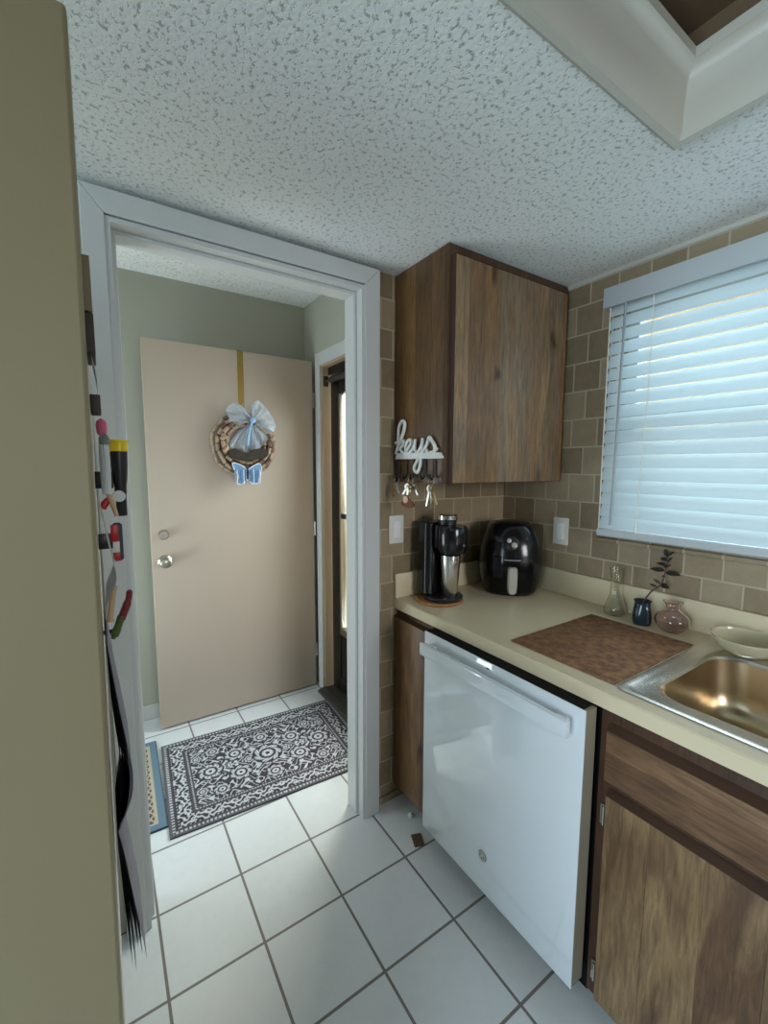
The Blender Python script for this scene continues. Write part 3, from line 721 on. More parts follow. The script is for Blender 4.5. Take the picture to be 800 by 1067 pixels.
b = BM(); lathe(b, [(.0375, .018), (.040, .020), (.040, .036), (.036, .040), (0, .040), (0, .018)], (1.148, 1.288, 1.2160), 36); obj('lid_ring', b, M['chrome'], cm)
b = BM(); cyl(b, (1.158, 1.2025, 1.140), (1.158, 1.1995, 1.140), .005, n=16); obj('button', b, M['badge'], cm)
cord = spline([(1.188, 1.38, 1.19), (1.225, 1.385, 1.17), (1.245, 1.39, 1.10), (1.275, 1.40, 1.02), (1.315, 1.402, .95), (1.300, 1.395, .912), (1.265, 1.40, .925), (1.275, 1.405, .965), (1.305, 1.40, .945), (1.285, 1.385, .908), (1.24, 1.385, .906), (1.19, 1.395, .93)], 6)
b = BM(); tube(b, cord, .0032, 8); tube(b, spline([(1.262, 1.40, .93), (1.278, 1.403, .958), (1.30, 1.40, .935), (1.29, 1.396, .913), (1.268, 1.398, .921)], 6, True), .0036, 8, closed=True); obj('power_cord', b, M['blacksatin'], cm)
# travel mug
tm = thing('travel_mug', 'brushed steel travel tumbler standing under the coffee maker spout', 'mug', (1.150, 1.268, zb0 + .016))
b = BM(); lathe(b, [(0, 0), (.028, 0), (.030, .003), (.0395, .150), (.0395, .160), (0, .160)], (1.150, 1.268, zb0 + .0162), 40); obj('cup', b, M['steel'], tm)
b = BM(); lathe(b, [(0, 0), (.0405, 0), (.0405, .006), (.037, .009), (0, .009)], (1.150, 1.268, zb0 + .1765), 40); obj('rim', b, M['chrome'], tm)

# air fryer
af = thing('air_fryer', 'rounded glossy black air fryer with silver drawer handle in the counter corner', 'air fryer', (1.488, 1.256, ZK))
AC = Vector((1.488, 1.256, 0)); AF = Vector((-.70, -.714, 0)).normalized(); AS = Vector((.714, -.70, 0)).normalized()
def apt(s, f, z): return AC + AS * s + AF * f + Vector((0, 0, z))
prof = [(.090, .0), (.108, .004), (.118, .03), (.130, .08), (.1345, .13), (.132, .18), (.122, .23), (.104, .275), (.090, .297), (.078, .304)]
pr = [(v.x, v.y) for v in spline([(a, z, 0) for a, z in prof], 4)]
b = BM(); rings = []
NA = 48
def sup(a, n_=2.45):
    ca, sa = math.cos(a), math.sin(a); return (math.copysign(abs(ca) ** (2 / n_), ca), math.copysign(abs(sa) ** (2 / n_), sa))
for r, z in pr:
    rings.append([b.verts.new(apt(sup(2 * PI * i / NA)[0] * r, sup(2 * PI * i / NA)[1] * r * .92, ZK + .001 + z)) for i in range(NA)])
for a, c_ in zip(rings, rings[1:]):
    for i in range(NA): b.faces.new((a[i], a[(i + 1) % NA], c_[(i + 1) % NA], c_[i]))
b.faces.new(rings[0][::-1]); b.faces.new(rings[-1]); bmesh.ops.recalc_face_normals(b, faces=b.faces[:])
obj('body', b, M['blackgloss'], af)
def frad(z):   # front surface distance at height z (interpolated)
    for (r0, z0), (r1, z1) in zip(pr, pr[1:]):
        if z0 <= z <= z1: return (r0 + (r1 - r0) * (z - z0) / max(1e-6, z1 - z0)) * .92
    return pr[-1][0] * .92
def fpanel(s0, s1, z0, z1, off, name, m, par, nz=12, ns=8):
    t = BM()
    def f(u, v):
        s = s0 + (s1 - s0) * u; z = z0 + (z1 - z0) * v; R_ = frad(z) / .92
        y = (max(0, 1 - abs(s / R_) ** 2.45)) ** (1 / 2.45) * R_ * .92
        return apt(s, y + off, ZK + .001 + z)
    grid(t, f, ns, nz); bmesh.ops.solidify(t, geom=t.faces[:], thickness=.003)
    bmesh.ops.recalc_face_normals(t, faces=t.faces[:])
    return obj(name, t, m, par)
dwf = fpanel(-.085, .085, .018, .145, .0035, 'drawer', M['blackgloss'], af)
fpanel(-.075, -.040, .085, .175, .0075, 'window', M['blackglass'], af)
fy = lambda z: frad(z)
b = BM()
hz = [.024, .03, .06, .10, .128, .134]
tt = BM(); rings = []
for z, wv in zip(hz, (.010, .017, .0195, .0195, .0185, .012)):
    f0 = fy(.08) + .006; f1 = f0 + .026
    rings.append([tt.verts.new(apt(s_, f_, ZK + z)) for s_, f_ in ((-wv, f0), (-wv, f1 - .006), (-wv + .006, f1), (wv - .006, f1), (wv, f1 - .006), (wv, f0))])
for a, c_ in zip(rings, rings[1:]):
    for i in range(6): tt.faces.new((a[i], a[(i + 1) % 6], c_[(i + 1) % 6], c_[i]))
tt.faces.new(rings[0][::-1]); tt.faces.new(rings[-1]); bmesh.ops.recalc_face_normals(tt, faces=tt.faces[:]); join(b, tt)
obj('handle', b, M['silver'], dwf)
fpanel(-.033, .033, .158, .163, .005, 'badge_strip', M['silver'], af, 2, 6)
nrm = (AF * .90 + Vector((0, 0, .42))).normalized()
dc = apt(-.006, fy(.228) - .004, ZK + .229)
b = BM(); lathe(b, [(0, 0), (.032, 0), (.032, .005), (.027, .009), (0, .010)], dc, 36, axis=nrm); dl = obj('dial', b, M['blacksatin'], af)
b = BM(); q = nrm.cross(AS).normalized()
for e_, r_ in ((-.55, .0095), (.65, .011)):
    pos = dc + nrm * .0115 + AS * (.017 * e_) - q * (.017 * e_) * .9
    lathe(b, [(0, -.003), (r_, -.003), (r_, .004), (r_ * .7, .006), (0, .006)], pos, 20, axis=nrm)
obj('dial_grip', b, M['silver'], dl)
b = BM(); lathe(b, [(0, 0), (.0055, 0), (.004, .004), (0, .004)], apt(.052, fy(.245) - .012, ZK + .247), 16, axis=nrm); obj('indicator', b, M['silver'], af)
b = BM(); lathe(b, [(0, 0), (.072, 0), (.066, .004), (0, .005)], (AC.x, AC.y, ZK + .3055), 40); obj('top_plate', b, M['blacksatin'], af)

# wall switches
def switch(name, label, c0, axis):
    t = thing(name, label, 'light switch', c0)
    x, y, z = c0
    if axis == 'y':
        b = BM(); bx(b, x - .036, x + .036, y - .007, y - .0005, z - .058, z + .058, .003); obj('cover_plate', b, M['plate'], t)
        b = BM(); bx(b, x - .017, x + .017, y - .0095, y - .0072, z - .034, z + .034, .001); r = obj('rocker', b, M['sign'], t)
    else:
        b = BM(); bx(b, x - .007, x - .0005, y - .036, y + .036, z - .058, z + .058, .003); obj('cover_plate', b, M['plate'], t)
        b = BM(); bx(b, x - .0095, x - .0072, y - .017, y + .017, z - .034, z + .034, .001); r = obj('rocker', b, M['sign'], t)
switch('light_switch', 'white rocker light switch on the tiled strip beside the doorway', (1.004, YB, 1.187), 'y')
switch('light_switch', 'white rocker light switch on the window wall behind the air fryer', (XR, 1.116, 1.170), 'x')

# ------------------------------------------------------------------ key holder on the cabinet side
kh = thing('key_holder', 'white wall key rack in cursive letters fixed on the cabinet side', 'key rack', (UX0, 1.28, 1.42))
K = {'k': [(1.4099, 1.4929), (1.4019, 1.5113), (1.3954, 1.5341), (1.3945, 1.5685), (1.3895, 1.5986), (1.3732, 1.617), (1.3582, 1.6131), (1.3554, 1.5961), (1.3654, 1.5687), (1.3855, 1.5432), (1.4144, 1.5357)],
     'k2': [(1.4032, 1.5055), (1.3887, 1.5281), (1.369, 1.5413), (1.356, 1.5399), (1.3591, 1.5288), (1.3753, 1.5181), (1.3898, 1.514), (1.3751, 1.5047), (1.3619, 1.4956), (1.3458, 1.4982)],
     'e': [(1.3458, 1.4982), (1.327, 1.5145), (1.3116, 1.5305), (1.313, 1.5408), (1.3274, 1.543), (1.3398, 1.5317), (1.346, 1.5132), (1.3394, 1.4981), (1.3223, 1.4946), (1.3051, 1.5063), (1.2919, 1.5205)],
     'y': [(1.2845, 1.5445), (1.2895, 1.5222), (1.2855, 1.5021), (1.2717, 1.4962), (1.2572, 1.5084), (1.2459, 1.5258), (1.2417, 1.5459)],
     'y2': [(1.2417, 1.5459), (1.2456, 1.5098), (1.2508, 1.4778), (1.256, 1.4454), (1.2704, 1.4235), (1.2867, 1.427), (1.2888, 1.4436), (1.2741, 1.4636), (1.2538, 1.485), (1.2367, 1.4989)],
     's': [(1.2367, 1.4989), (1.2174, 1.5229), (1.2057, 1.5467), (1.1928, 1.5357), (1.1762, 1.5177), (1.1743, 1.5022), (1.1892, 1.4934), (1.2112, 1.4946), (1.2192, 1.5036)],
     's2': [(1.1811, 1.4956), (1.1679, 1.502), (1.1627, 1.5087)]}
b = BM()
for kk, P in K.items():
    tube(b, spline([(.983, y, z) for y, z in P], 6), .0066 if kk != 's2' else .0055, 8)
obj('lettering', b, M['sign'], kh)
b = BM(); prism(b, [(1.4112, 1.4725), (1.396, 1.4965), (1.150, 1.4925), (1.1365, 1.4749), (1.1416, 1.4713)], 0, .978, UX0 - .0005); obj('base_rail', b, M['sign'], kh)
HK = [(1.402, 1.410), (1.343, 1.408), (1.296, 1.406), (1.232, 1.408), (1.180, 1.404)]
b = BM()
HY = (1.393, 1.345, 1.300, 1.235, 1.182)
for i, y in enumerate(HY):
    t = spline([(.986, y, 1.473), (.986, y, 1.425), (.984, y, 1.408), (.974, y - .004, 1.400), (.962, y - .010, 1.402), (.957, y - .014, 1.416)], 4)
    o = obj('hook', tube(BM(), t, .0044, 8), M['hook'], kh)
b.free()

def key_mesh(L=.05, wd=.012, th=.002):
    """flat key in the local yz plane hanging from the origin: bow with a hole, blade with teeth"""
    t = BM(); n_ = 20
    inner = [(.0045 * math.cos(2 * PI * i / n_), -.010 + .0045 * math.sin(2 * PI * i / n_)) for i in range(n_)]
    outer = [(wd * math.cos(2 * PI * i / n_), -.012 + wd * math.sin(2 * PI * i / n_)) for i in range(n_)]
    for sgn in (0, 1):
        pass
    VI = [[t.verts.new((s * th - th / 2, p[0], p[1])) for p in inner] for s in (0, 1)]
    VO = [[t.verts.new((s * th - th / 2, p[0], p[1])) for p in outer] for s in (0, 1)]
    for i in range(n_):
        j = (i + 1) % n_
        t.faces.new((VO[0][i], VO[0][j], VI[0][j], VI[0][i])); t.faces.new((VO[1][i], VI[1][i], VI[1][j], VO[1][j]))
        t.faces.new((VO[0][i], VO[1][i], VO[1][j], VO[0][j])); t.faces.new((VI[0][i], VI[0][j], VI[1][j], VI[1][i]))
    prism(t, [(-.004, -.022), (.004, -.022), (.004, -L), (.001, -L - .004), (-.002, -L), (-.0045, -L + .004), (-.002, -L + .008), (-.0045, -L + .012), (-.0025, -L + .015), (-.004, -L + .018)], 0, -th / 2, th / 2)
    bmesh.ops.recalc_face_normals(t, faces=t.faces[:])
    return t
def keyset(label, y, z, keys, extra=None):
    g = thing('key_bunch', label, 'keys', (.966, y, z), 'key bunches on the rack')
    tc = [(.966 + .003 * math.cos(a), y + .015 * math.sin(a), z - .013 + .015 * math.cos(a)) for a in [2 * PI * i / 24 for i in range(24)]]
    obj('ring', tube(BM(), tc, .0013, 8, closed=True), M['keymetal'], g)
    for (rx, rz, L_, m, dx) in keys:
        t = key_mesh(L_)
        bmesh.ops.rotate(t, verts=t.verts[:], cent=(0, 0, 0), matrix=Matrix.Rotation(math.radians(rz), 3, 'Z') @ Matrix.Rotation(math.radians(rx), 3, 'X'))
        t.transform(Matrix.Translation((.962 + dx, y + .010 * math.sin(math.radians(rx)), z - .025)))
        obj('key', t, M[m], g)
    if extra: extra(g, y, z)
    return g
def fob_tan(g, y, z):
    b = BM(); prism(b, [(y + .002, z - .030), (y + .010, z - .034), (y + .014, z - .062), (y + .004, z - .078), (y - .010, z - .070), (y - .010, z - .040)], 0, .950, .955); obj('tag', b, M['tagtan'], g)
def fob_leather(g, y, z):
    P = spline([(y + .030, z - .098, 0), (y + .018, z - .085, 0), (y + .010, z - .070, 0), (y - .004, z - .066, 0), (y - .014, z - .078, 0), (y - .040, z - .090, 0), (y - .048, z - .104, 0), (y - .024, z - .112, 0), (y + .010, z - .110, 0)], 4, True)
    b = BM(); prism(b, [(p.x, p.y) for p in P], 0, .944, .951); obj('leather_fob', b, M['leather'], g)
    b = BM(); cyl(b, (.9438, y - .002, z - .082), (.940, y - .002, z - .082), .0135, n=24); obj('round_charm', b, M['pinkround'], g)
    b = BM(); tube(b, [(.955, y, z - .026), (.95, y, z - .045), (.948, y - .001, z - .069)], .0014, 6); obj('chain', b, M['keymetal'], g)
keyset('bunch of keys with tan tag on the key rack hook nearest the doorway', 1.382, 1.404, [(14, 10, .046, 'keymetal', 0), (-16, -15, .05, 'keymetal', .004), (2, 30, .044, 'keybrass', -.005), (32, 20, .046, 'keymetal', .007), (-34, 10, .044, 'keymetal', -.008)], fob_tan)
keyset('bunch of keys with brown leather fob and pale round charm under the rack', 1.292, 1.404, [(16, 15, .048, 'keymetal', .003), (-16, -20, .046, 'keybrass', -.004), (5, 30, .04, 'keymetal', .006), (32, 20, .046, 'keymetal', 0), (-34, 15, .046, 'keymetal', .008)], fob_leather)
keyset('plain bunch of long keys on the rack hook nearest the cabinet corner', 1.172, 1.404, [(12, 10, .075, 'keymetal', .002), (-10, -15, .082, 'keymetal', -.003), (0, 45, .06, 'keymetal', .006), (-22, 20, .07, 'keybrass', 0)])

# ------------------------------------------------------------------ window blind
bl = thing('window_blind', 'white horizontal slat window blind lowered over the kitchen window', 'blind', (1.62, .37, 1.178))
BY0_, BY1_ = -.22, .938
b = BM(); bx(b, 1.592, 1.606, BY0_ - .012, BY1_ + .012, 2.027, 2.098, .003); bx(b, 1.606, 1.6455, BY1_, BY1_ + .012, 2.027, 2.098); bx(b, 1.606, 1.6455, BY0_ - .012, BY0_, 2.027, 2.098); obj('valance', b, M['valance'], bl)
b = BM(); bx(b, 1.608, 1.644, BY0_ + .004, BY1_ - .004, 2.045, 2.085); obj('headrail', b, M['valance'], bl, False)
b = BM(); rbox(b, 1.600, 1.640, BY0_ + .002, BY1_ - .002, 1.180, 1.208, .008); obj('bottom_rail', b, M['valance'], bl)
def slat_mesh():
    t = BM(); n_ = 6; wd = .050
    P = []
    for i in range(n_ + 1):
        s_ = (i / n_ - .5); P.append((s_ * wd, .0035 * (1 - 4 * s_ * s_)))
    poly = P + [(p[0], p[1] - .0025) for p in P[::-1]]
    prism(t, poly, 1, BY0_ + .004, BY1_ - .006)
    # tilt: the room-side edge hangs low
    bmesh.ops.rotate(t, verts=t.verts[:], cent=(0, 0, 0), matrix=Matrix.Rotation(math.radians(-64), 3, 'Y'))
    return t
pitch = .0462; nsl = 18; z0 = 1.2335
first = None
for i in range(nsl):
    z = z0 + i * pitch
    if first is None:
        t = slat_mesh(); first = obj('slat', t, M['slat'], bl, local=True)
        s_ = first
    else:
        s_ = first.copy(); COL.objects.link(s_); s_.parent = bl
    s_.location = Vector((1.621, 0, z)) - Vector((1.62, .37, 1.178)); 
for y in (.89, .10):
    b = BM()
    for xo in (-.0145, .0165):
        tube(b, [(1.621 + xo * .6, y, 2.044), (1.621 + xo * .6, y, 1.6), (1.621 + xo * .6, y, 1.2085)], .0011, 6)
    for i in range(nsl):
        z = z0 + i * pitch; tube(b, [(1.6115, y, z - .030), (1.632, y, z + .017)], .0007, 5)
    obj('ladder_cord', b, M['cord'], bl)
for y in (.928,):
    b = BM(); tube(b, [(1.606, y, 2.03), (1.6055, y, 1.6), (1.606, y, 1.2085)], .0022, 6); tube(b, [(1.632, y + .004, 2.03), (1.632, y + .004, 1.2085)], .002, 6); obj('ladder_cord', b, M['cord'], bl)
b = BM(); tube(b, [(1.597, .868, 2.032), (1.596, .872, 1.70), (1.596, .878, 1.225)], .0042, 10); obj('tilt_wand', b, M['wand'], bl)
for y0_ in (.775,):
    b = BM(); tube(b, spline([(1.5985, y0_, 2.03), (1.598, y0_ - .002, 1.75), (1.598, y0_ + .006, 1.45), (1.598, y0_ + .012, 1.235)], 6), .0016, 6)
    lathe(b, [(0, 0), (.004, .002), (.0055, .022), (.003, .034), (0, .035)], (1.598, y0_ + .012, 1.205), 12); obj('pull_cord', b, M['cord'], bl)

# ------------------------------------------------------------------ wreath on the open door
b = BM(); yF = 2.5195
bx(b, .672, .704, yF - .003, yF - .0005, 1.775, 2.085); bx(b, .672, .704, yF - .003, 2.566, 2.0835, 2.0865); bx(b, .672, .704, 2.5625, 2.566, 2.02, 2.0835)
tube(b, [(.688, yF - .003, 1.78), (.688, yF - .018, 1.765), (.688, yF - .028, 1.775), (.688, yF - .028, 1.795)], .004, 8)
o = obj('wreath_hanger', b, M['brass'], loc=(.688, 2.52, 1.78)); tag(o, 'gold metal over-the-door hanger strip holding the cork wreath', 'hanger')
WC = Vector((.692, yF - .045, 1.566))
wr = thing('cork_wreath', 'round wine cork wreath with pale blue tulle bow hanging on the open door', 'wreath', tuple(WC))
b = BM(); tube(b, [WC + Vector((.125 * math.cos(a), .012, .125 * math.sin(a))) for a in [2 * PI * i / 40 for i in range(40)]], .030, 10, closed=True); obj('backing_ring', b, M['twig'], wr)
def cork(a, R_, dpt, tilt, m):
    c_ = WC + Vector((R_ * math.cos(a), dpt, R_ * math.sin(a))); tdir = Vector((-math.sin(a), 0, math.cos(a)))
    tdir = (tdir + Vector((math.cos(a), 0, math.sin(a))) * tilt + Vector((0, random.uniform(-.12, .12), 0))).normalized(); L_ = .036
    obj('cork', cyl(BM(), c_ - tdir * L_ / 2, c_ + tdir * L_ / 2, .0105, n=12), m, wr)
for n_, R_, dpt, ph in ((26, .172, .018, 0), (24, .152, -.008, .1), (20, .128, -.022, .05), (16, .104, -.012, .15)):
    for i in range(n_):
        cork(2 * PI * i / n_ + ph + random.uniform(-.03, .03), R_ + random.uniform(-.004, .004), dpt + random.uniform(-.003, .003), random.uniform(-.18, .18), M['cork'] if random.random() < .65 else M['cork2'])
for a, R_ in ((2.9, .13), (.25, .15), (3.4, .12)): cork(a, R_, -.04, 1.2, M['cork'])
# bow
bk = Vector((.725, yF - .085, 1.698))
def patch(rim, name, m, par, bulge, ruf, nfold, seed):
    """gathered cloth: fan from the knot to a rim outline, pleated and puffed"""
    R_ = spline([(p[0], 0, p[1]) for p in rim], 6); n_ = len(R_) - 1; t = BM()
    def f(u, v):
        q = R_[int(round(v * n_))]; x = bk.x + (q.x - bk.x) * u; z = bk.z + (q.z - bk.z) * u
        y = yF - .062 - bulge * math.sin(PI * min(1, u * .9 + .05)) - ruf * u ** .7 * math.sin(v * nfold * PI + seed + 1.5 * math.sin(u * 4)) - .3 * ruf * math.sin(v * nfold * 2.7 * PI + u * 5)
        return (x, y, z)
    grid(t, f, 14, n_ * 2 if False else n_)
    return obj(name, t, m, par)
bow = obj('bow', lathe(BM(), [(0, -.016), (.012, -.013), (.017, 0), (.012, .013), (0, .016)], tuple(bk), 16, axis=(1, 0, .3)), M['ribbon'], wr)
patch([(.690, 1.735), (.680, 1.766), (.648, 1.790), (.615, 1.782), (.591, 1.751), (.598, 1.711), (.607, 1.677), (.640, 1.668), (.678, 1.676)], 'loop', M['tulle'], bow, .020, .010, 7, .3)
patch([(.723, 1.740), (.723, 1.769), (.736, 1.796), (.758, 1.810), (.797, 1.792), (.827, 1.743), (.866, 1.680), (.847, 1.644), (.815, 1.630), (.772, 1.662)], 'loop', M['tulle'], bow, .022, .011, 8, 1.1)
patch([(.651, 1.639), (.621, 1.600), (.599, 1.558), (.623, 1.540), (.665, 1.540), (.694, 1.522), (.704, 1.574)], 'tail', M['tulle'], bow, .012, .009, 7, .7)
patch([(.704, 1.574), (.716, 1.540), (.759, 1.545), (.796, 1.570), (.820, 1.630), (.780, 1.654)], 'tail', M['tulle'], bow, .010, .009, 6, 2.0)
t = BM()
tube(t, spline([tuple(bk), (.705, yF - .088, 1.640), (.690, yF - .086, 1.560)], 5), .006, 8); obj('ribbon_fold', t, M['ribbon'], bow)
# dark driftwood bar across the opening
PS = [(v.x, v.y) for v in spline([(p[0], p[1], 0) for p in [(.588, 1.510), (.618, 1.540), (.649, 1.530), (.691, 1.515), (.735, 1.537), (.779, 1.544), (.807, 1.523), (.794, 1.494), (.733, 1.480), (.673, 1.478), (.611, 1.490)]], 4, True)]
b = BM(); prism(b, PS, 1, WC.y - .044, WC.y - .026); obj('driftwood_bar', b, M['driftwood'], wr)
# butterfly with fringe
bf = obj('butterfly', cyl(BM(), (.684, yF - .098, 1.372), (.684, yF - .098, 1.432), .0055, n=10), M['driftwood'], wr)
for P, mm, s_ in (([(.605, 1.460), (.642, 1.453), (.676, 1.428), (.681, 1.402), (.676, 1.366), (.650, 1.346), (.626, 1.352), (.633, 1.390), (.616, 1.420)], 'bfly', -1),
                  ([(.690, 1.426), (.726, 1.450), (.754, 1.458), (.762, 1.428), (.751, 1.385), (.739, 1.350), (.700, 1.352), (.687, 1.402)], 'bfly', 1)):
    PS = [(v.x, v.y) for v in spline([(p[0], p[1], 0) for p in P], 4, True)]
    t = BM(); prism(t, PS, 1, yF - .097, yF - .094); obj('wing', t, M[mm], bf)
    t = BM(); tube(t, [(p[0], yF - .097, p[1]) for p in PS], .0032, 6, closed=True); obj('wing_edge', t, M['bflyw'], bf)
    for k in range(6):
        x = .684 + s_ * (.010 + .0115 * k); L_ = random.uniform(.062, .082)
        o = obj('fringe', tube(BM(), [(x, yF - .0985, 1.425), (x + .001 * s_, yF - .100, 1.425 - L_ * .5), (x, yF - .0985, 1.425 - L_)], .0028, 6), M['bfly'] if (k + s_) % 3 else M['bflyw'], bf)

# ------------------------------------------------------------------ rugs
def rug(name, label, cx_, cy_, w_, h_, rot, fn, nx, ny, th=.007):
    t = BM()
    grid(t, lambda u, v: ((u - .5) * w_, (v - .5) * h_, th), nx, ny)
    e = [ed for ed in t.edges if ed.is_boundary]
    r = bmesh.ops.extrude_edge_only(t, edges=e); 
    for v in [g for g in r['geom'] if isinstance(g, bmesh.types.BMVert)]: v.co.z = 0
    me = bpy.data.meshes.new(name); bmesh.ops.recalc_face_normals(t, faces=t.faces[:]); t.to_mesh(me); t.free()
    ca = me.color_attributes.new('Col', 'FLOAT_COLOR', 'POINT'); buf = []
    for v in me.vertices: buf.extend((*fn(v.co.x, v.co.y), 1.0))
    ca.data.foreach_set('color', buf)
    me.materials.append(M['rug'])
    o = bpy.data.objects.new(name, me); COL.objects.link(o); o.location = (cx_, cy_, .0006); o.rotation_euler = (0, 0, math.radians(rot))
    return tag(o, label, 'rug')
DK, LT, MD = srgb(66, 62, 68), srgb(196, 196, 200), srgb(120, 116, 120)
RW, RH = .925, .635
def smooth(a, b_, x):
    t = min(1, max(0, (x - a) / (b_ - a))); return t * t * (3 - 2 * t)
ros = []
for (x, y, r_) in ((0, 0, .075), (.145, .075, .055), (.145, -.075, .055), (-.145, .075, .055), (-.145, -.075, .055), (.27, 0, .06), (-.27, 0, .06), (0, .145, .045), (0, -.145, .045), (.24, .145, .04), (-.24, .145, .04), (.24, -.145, .04), (-.24, -.145, .04), (.09, .0, .03), (-.09, 0, .03), (.32, .12, .03), (-.32, -.12, .03), (.32, -.12, .03), (-.32, .12, .03)):
    ros.append((x, y, r_))
def rug_fn(x, y):
    ex, ey = RW / 2 - abs(x), RH / 2 - abs(y); e = min(ex, ey)
    s = (abs(y) if ex < ey else abs(x))          # distance along the nearest side
    val = 0.0
    if e < .010: val = .12
    elif e < .022: val = .9 if math.sin(s * 2 * PI / .016) > -.1 else .1   # small light beads
    elif e < .030: val = .05
    elif e < .094:
        v = (e - .062) / .030; ph = s * 2 * PI / .105
        for q in (0, 1):
            sg = 1 - 2 * q; pq = ph + q * .9
            a1 = abs(v - sg * .62 * math.sin(pq) - .22 * math.sin(3 * pq + .6)); val = max(val, 1 - smooth(.10, .22, a1))
            cu = ((s + q * .0525) / .105) % 1 - .5; cv = v + sg * .30; rr = math.hypot(cu * 3.4, cv); th = math.atan2(cv, cu)
            if rr < .62: val = max(val, (1 - smooth(.07, .16, abs(rr - .10 - .075 * ((th + PI) % (2 * PI))))))
        val = max(val, .8 * (1 - smooth(.35, .7, math.hypot(math.sin(s * 2 * PI / .035) * .9, (abs(v) - .86) * 5))))
    elif e < .102: val = .06
    elif e < .110: val = .8 if math.sin(s * 2 * PI / .012) > -.2 else .1
    elif e < .116: val = .05
    else:
        for (rx, ry, r_) in ros:
            dx, dy = x - rx, y - ry; rr = math.hypot(dx, dy) / r_
            if rr < 1:
                th = math.atan2(dy, dx) + .25 * math.sin(rr * 9 + rx * 40); edge = .58 + .34 * abs(math.cos(3.5 * th))
                p_ = 1 - smooth(edge - .06, edge + .04, rr)
                ring = smooth(.06, .13, abs(rr - .46)); pet = smooth(.05, .22, abs(math.sin(3.5 * th))) if rr > .22 else 1
                val = max(val, p_ * ring * pet)
                if rr < .14: val = 0
                return tuple(DK[i] + (LT[i] - DK[i]) * val for i in range(3))
        X, Y = abs(x), abs(y)
        f1 = math.sin(62 * X + 2.1 * math.sin(38 * Y)) * math.cos(58 * Y + 1.9 * math.sin(44 * X))
        f2 = math.sin(95 * X - 1.5 * math.cos(70 * Y) + .6) + math.sin(88 * Y + 1.7 * math.sin(60 * X))
        val = max(1 - smooth(.10, .24, abs(f1 - .25)), (1 - smooth(.15, .35, abs(f2 + .9))) * .9, smooth(1.25, 1.6, f2) * .95)
    return tuple(DK[i] + (LT[i] - DK[i]) * val for i in range(3))
rug('entry_rug', 'charcoal and white floral patterned doormat on the tiles before the open door', .628, 2.020, RW, RH, -3.2, rug_fn, 400, 276)
B1, B2, B3 = srgb(104, 126, 142), srgb(92, 84, 74), srgb(178, 168, 150)
def rug2_fn(x, y):
    w2, h2 = .62, .635; e = min(w2 / 2 - abs(x), h2 / 2 - abs(y))
    if e < .034: return B1 if e > .006 else srgb(70, 84, 96)
    if e < .044: return B3
    f1 = math.sin(55 * x + 2 * math.sin(34 * y)) * math.cos(52 * y + 2 * math.sin(40 * x)); f2 = math.sin(90 * x + 1.7 * math.sin(60 * y)) + math.sin(84 * y)
    v = max(1 - smooth(.12, .28, abs(f1 - .2)), smooth(.9, 1.4, f2))
    if e < .10: v = max(0, 1 - smooth(.2, .45, abs(math.sin((x + y) * 70) * math.sin((x - y) * 70))))
    return tuple(B2[i] + (B3[i] - B2[i]) * v for i in range(3))
rug('entry_rug', 'blue edged beige patterned doormat half hidden behind the refrigerator', -.150, 2.125, .62, .635, -1.5, rug2_fn, 200, 200)

# ------------------------------------------------------------------ floor bits by the narrow cabinet
fv = Zv = (.995, 1.17, 0)
b = BM(); bx(b, -.02, .02, -.028, .028, 0, .004, .001)
for k in range(4): bx(b, -.013, .013, -.022 + k * .0125, -.015 + k * .0125, .0041, .0055)
rotbm(b, -20, 'Z', (0, 0, 0)); b.transform(Matrix.Translation((.952, 1.205, .0006))); o = obj('floor_vent', b, M['vent'], loc=(.952, 1.205, 0)); tag(o, 'small brown slotted metal piece lying on the floor tile by the dishwasher', 'vent')
b = BM(); lathe(b, [(0, 0), (.012, 0), (.012, .004), (.008, .008), (.007, .016), (0, .018)], (1.0, 1.315, .0006), 20); o = obj('door_bumper', b, M['plate'], loc=(1.0, 1.315, 0)); tag(o, 'tiny white bumper on the floor under the narrow cabinet', 'bumper')

# ------------------------------------------------------------------ refrigerator and what hangs on its side
FR = thing('refrigerator', 'tall almond refrigerator at the left edge with papers and magnets on its side', 'refrigerator', (-.40, .80, 0))
FR.rotation_euler = (0, math.radians(.55), 0)
def FB(): return BM()
fx1 = -.0195 + .40   # local right side
def L(bm): return bm
b = BM(); bx(b, -.42, fx1 - .003, -.26, .37, .03, 1.800, .003); obj('cabinet_body', b, M['fridge_side'], FR, local=True)
b = BM(); bx(b, -.42, fx1 + .0, -.345, -.275, .64, 1.809, .0035, 3); obj('door', b, M['fridge'], FR, local=True)
b = BM(); bx(b, -.42, fx1 + .0, -.345, -.275, .06, .632, .006, 3); obj('freezer_drawer', b, M['fridge'], FR, local=True)
b = BM(); bx(b, -.41, fx1 - .008, -.2745, -.2605, .07, 1.775); obj('gasket', b, M['gasket'], FR, False, local=True)
b = BM()
for x in (-.36, fx1 - .06):
    for y in (-.2, .3): cyl(b, (x, y, .0), (x, y, .03), .018, n=14)
obj('foot', b, M['gasket'], FR, local=True)

def sheet(x_of_z, y0_, y1_, th, nz=40, ny=4, curl=0.0):
    """a sheet hung on the fridge side: x follows a profile in z, th thick"""
    Ps = spline([(x, z, 0) for x, z in x_of_z], 6); n_ = len(Ps) - 1
    t = BM()
    def f(u, v):
        p_ = Ps[int(round(u * n_))]; return (p_.x + curl * v * v, y0_ + (y1_ - y0_) * v, p_.y)
    grid(t, f, n_, ny); bmesh.ops.solidify(t, geom=t.faces[:], thickness=th)
    bmesh.ops.recalc_face_normals(t, faces=t.faces[:])
    return t
SX = lambda z: -.0135 - .0042 + .0096 * z   # leaning side face of the fridge, about x at height z
